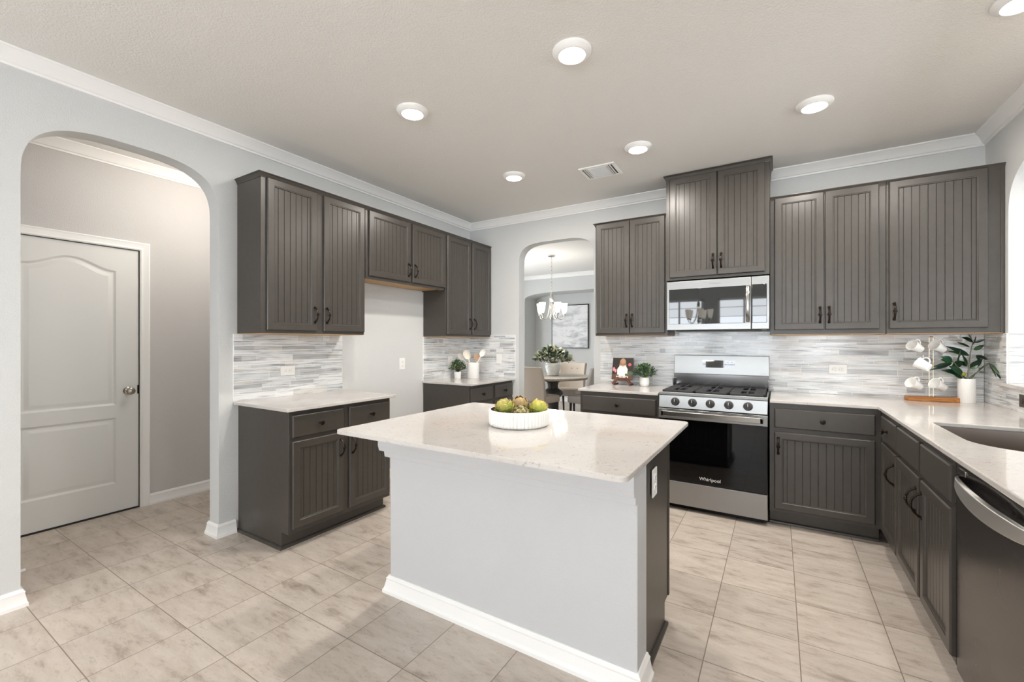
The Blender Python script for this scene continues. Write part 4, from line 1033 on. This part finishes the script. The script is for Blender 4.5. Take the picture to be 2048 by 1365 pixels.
for lb, u, v, d in (('white mug on the upper left hook of the rack', 1832.5, 695, 3.04), ('white mug on the upper right hook of the rack', 1877.5, 695, 3.0), ('white mug on the lower left hook of the rack', 1830.5, 770, 3.04), ('white mug on the lower right hook of the rack', 1878, 772, 3.0)):
    p = worldpos(u, v, d); mug(lb, p, aL, up+rv*.25)
    hp = p+(up-aL.normalized()*up.dot(aL.normalized())).normalized()*.049
    lp = Matrix.Rotation(-radians(8), 3, 'Z') @ (hp-Vector((mx, my, CT))); hook(lp.x, lp.y, lp.z-.012)
p = worldpos(1847, 731, 2.96); mug('white mug turned base forward on the middle hook of the rack', p, rv*-.42+up*.50+fv*.74, up+rv*.3)
lp = Matrix.Rotation(-radians(8), 3, 'Z') @ (p+up*.046-Vector((mx, my, CT))); hook(lp.x, lp.y, lp.z)

# ------------------------------------------------------------------ dining room
TX, TY = -3.25, 6.62
t = thing('dining_table', 'round weathered grey pedestal dining table seen through the far arch', 'table', (TX, TY, 0))
mb = MB(); mb.lathe([(0, .715), (.585, .715), (.60, .720), (.62, .735), (.625, .745), (.62, .757), (.605, .762), (0, .762)], 64); mb.build('tabletop', M_TABLE, t, smooth=40)
mb = MB(); mb.lathe([(0, .715), (.20, .715), (.20, .69), (.15, .675), (.10, .65), (.088, .60), (.09, .55), (.13, .52), (.165, .49), (.17, .46), (.14, .42), (.10, .38), (.095, .20), (.12, .16), (.16, .13), (.16, .10), (0, .10)], 32); mb.build('pedestal', M_TABLEBASE, t, smooth=40)
for k in range(4):
    a = pi/4+pi/2*k; mb = MB(); mb.tube([(.10*cos(a), .10*sin(a), .12), (.28*cos(a), .28*sin(a), .09), (.44*cos(a), .44*sin(a), .035), (.48*cos(a), .48*sin(a), .025)], [.055, .045, .032, .025], 10); mb.build('foot', M_TABLEBASE, t)
def chair(x, y, rz, label, mat):
    """faces local +y; seat centre at the origin"""
    t = thing('dining_chair', label, 'chair', (x, y, 0), rz, 'upholstered dining chairs')
    mb = MB(); mb.box((-.24, -.23, .36), (.24, .25, .475)); mb.build('seat', mat, t, bev=.03, seg=3)
    mb = MB(); N = 16; rows = []
    for z, th0 in ((.40, 0), (.55, .01), (.70, .025), (.86, .05), (.925, .065), (.94, .075)):
        inner = []; outer = []
        for k in range(N+1):
            a = -1+2*k/N; xx = a*.255; dy = .10*abs(a)**3*(1-.35*max(0, (z-.7)/.25))
            inner.append((xx*.965, -.205-th0+dy, z)); outer.append((xx*1.04, -.275-th0+dy*1.02, z))
        rows.append(inner+outer[::-1])
    n = len(rows[0]); vs = [p for r in rows for p in r]; fs_ = []
    for i in range(len(rows)-1):
        for k in range(n): k2 = (k+1) % n; fs_.append((i*n+k, i*n+k2, (i+1)*n+k2, (i+1)*n+k))
    fs_ += [list(range(n))[::-1], [(len(rows)-1)*n+k for k in range(n)]]
    mb.add(vs, fs_); bk_ = mb.build('backrest', mat, t, bev=.012, smooth=50)
    for i in range(3):
        for j in range(2):
            mb = MB(); mb.lathe([(0, .006), (.010, .004), (.013, 0)], 12, mat=Matrix.Rotation(-pi/2, 3, 'X')); mb.build('button', mat, bk_, (-.11+.11*i+.055*(j % 2)-.02, -.221-.02*j, .72+.12*j))
    for sx in (-1, 1):
        for sy in (-1, 1):
            mb = MB(); mb.tube([(sx*.20, sy*.20, .37), (sx*.205, sy*(.21 if sy > 0 else .25), 0)], [.026, .016], 4); mb.build('leg', M_DARKLEG, t, smooth=0)
    return t
chair(-3.30, 6.22, radians(-14), 'beige dining chair with its back to the kitchen at the left of the far arch', M_LINEN)
chair(-3.30, 7.36, radians(180), 'button-backed beige dining chair behind the table facing the kitchen', M_LINEN)
chair(-2.575, 6.53, radians(76), 'grey dining chair at the right of the table cut off by the arch', M_LINENG)
chair(-4.02, 6.85, radians(-95), 'dining chair mostly hidden at the left of the table', M_LINENG)
t = thing('potted_plant', 'bushy eucalyptus arrangement in a knobbly white vase on the dining table', 'plant', (TX, TY, .762))
mb = MB(); prof = [(0, 0), (.075, 0), (.088, .01), (.112, .08), (.125, .15), (.122, .20), (.112, .215), (.105, .212), (.112, .15), (0, .14)]
mb.lathe(prof, 40)
for i in range(8):
    z = .018+i*.024; r = [(.088, .01), (.112, .08), (.125, .15), (.122, .20)]
    rr_ = .088+(.125-.088)*min(1, (z-.01)/.14)
    for k in range(24):
        a = 2*pi*(k+.5*(i % 2))/24; mb.lathe([(.010, 0), (.007, .006), (0, .008)], 6, mat=Matrix.Rotation(a, 3, 'Z') @ Matrix.Rotation(pi/2, 3, 'Y'), ctr=(rr_*cos(a), rr_*sin(a), z))
mb.build('vase', M_CERMATTE, t, smooth=50)
bush(t, 420, .33, .27, .20, .026, .062, [G(70, 86, 60), G(94, 106, 80), G(112, 118, 96), G(62, 74, 66), G(140, 132, 104), G(92, 88, 60)], 31, .5)
# wall art
t = thing('wall_art', 'black-framed abstract grey and white painting on the dining room far wall', 'picture', ((-4.376-3.495)/2, YN, (1.192+2.16)/2))
w_, h_ = .885/2, .965/2
mb = MB(); mb.box((-w_, -.035, -h_), (-w_+.016, 0, h_)); mb.box((w_-.016, -.035, -h_), (w_, 0, h_)); mb.box((-w_, -.035, -h_), (w_, 0, -h_+.016)); mb.box((-w_, -.035, h_-.016), (w_, 0, h_)); mb.build('frame', M_BLACK, t)
def art():
    M = Mat('abstract_painting', (1, 1, 1, 1), .6); c = M.co((1.3, 1, 4.2)); a = M.noise(c, 1.3, 9, .68, .15); b = M.noise(M.co((1.2, 1, 2.4)), 1.9, 9, .72, 0)
    x = M.ramp(a.outputs[0], [(.30, srgb(120, 122, 126)), (.42, srgb(196, 198, 200)), (.54, srgb(238, 238, 238)), (.70, srgb(226, 226, 226)), (.82, srgb(150, 150, 152))])
    M.col(M.mix(M.ramp(b.outputs[0], [(.60, (0, 0, 0, 1)), (.70, (.6, .6, .6, 1))]), x, srgb(112, 112, 116))); return M.m
mb = MB(); mb.box((-w_+.016, -.026, -h_+.016), (w_-.016, -.004, h_-.016)); mb.build('canvas', art(), t)
# chandelier
def chandelier(x, y, label, rz):
    t = thing('chandelier', label, 'chandelier', (x, y, ZC), rz)
    mb = MB(); mb.lathe([(0, -.032), (.03, -.030), (.060, -.020), (.062, -.004), (.062, 0)], 28); mb.build('canopy', M_CHROME, t, smooth=50)
    mb = MB(); z = -.03; k = 0
    while z > -.60:
        pts = []
        for j in range(11): a = 2*pi*j/10; r = (.010*cos(a), 0, z-.018+.020*sin(a)); pts.append(r if k % 2 else (0, r[0], r[2]))
        mb.tube(pts, .0026, 5, cap=False); z -= .032; k += 1
    mb.build('chain', M_CHROME, t)
    mb = MB(); mb.lathe([(0, -.60), (.008, -.605), (.012, -.63), (.024, -.66), (.030, -.70), (.030, -.755), (.018, -.79), (.014, -.86), (.020, -.98), (.030, -1.03), (.020, -1.06), (.008, -1.08), (0, -1.085)], 20); mb.build('column', M_CHROME, t, smooth=50)
    for k in range(5):
        a = 2*pi*k/5; e = Vector((cos(a), sin(a), 0)); R_ = .215
        pts = [e*.022+Vector((0, 0, -.74)), e*.035+Vector((0, 0, -.86)), e*.065+Vector((0, 0, -.98)), e*.115+Vector((0, 0, -1.058)), e*.165+Vector((0, 0, -1.072)), e*.205+Vector((0, 0, -1.045)), e*R_+Vector((0, 0, -1.00))]
        mb = MB(); mb.tube(pts, .0065, 8); ar = mb.build('arm', M_CHROME, t)
        mb = MB(); c = e*R_; mb.lathe([(0, -1.005), (.020, -1.0), (.022, -.985), (.020, -.965), (0, -.963)], 16, ctr=c); mb.build('socket', M_CHROME, ar)
        mb = MB(); mb.lathe([(.020, -.972), (.032, -.955), (.043, -.915), (.051, -.86), (.056, -.80), (.053, -.80), (.047, -.86), (.039, -.915), (.028, -.952), (.0, -.962)], 24, ctr=c); mb.build('glass_shade', M_SHADE, ar, smooth=50)
    area('chandelier_lamp', (x, y, ZC-.78), (pi, 0, 0), .4, .4, 3.5, WARM, 'DISK'); area('chandelier_lamp', (x, y, ZC-1.12), (0, 0, 0), .4, .4, 9, WARM, 'DISK')
chandelier(-3.216, 6.498, 'nickel chandelier with lit glass shades above the dining table', radians(36))
chandelier(-1.35, -1.6, 'nickel chandelier over the breakfast area, reflected in the microwave door', 0)
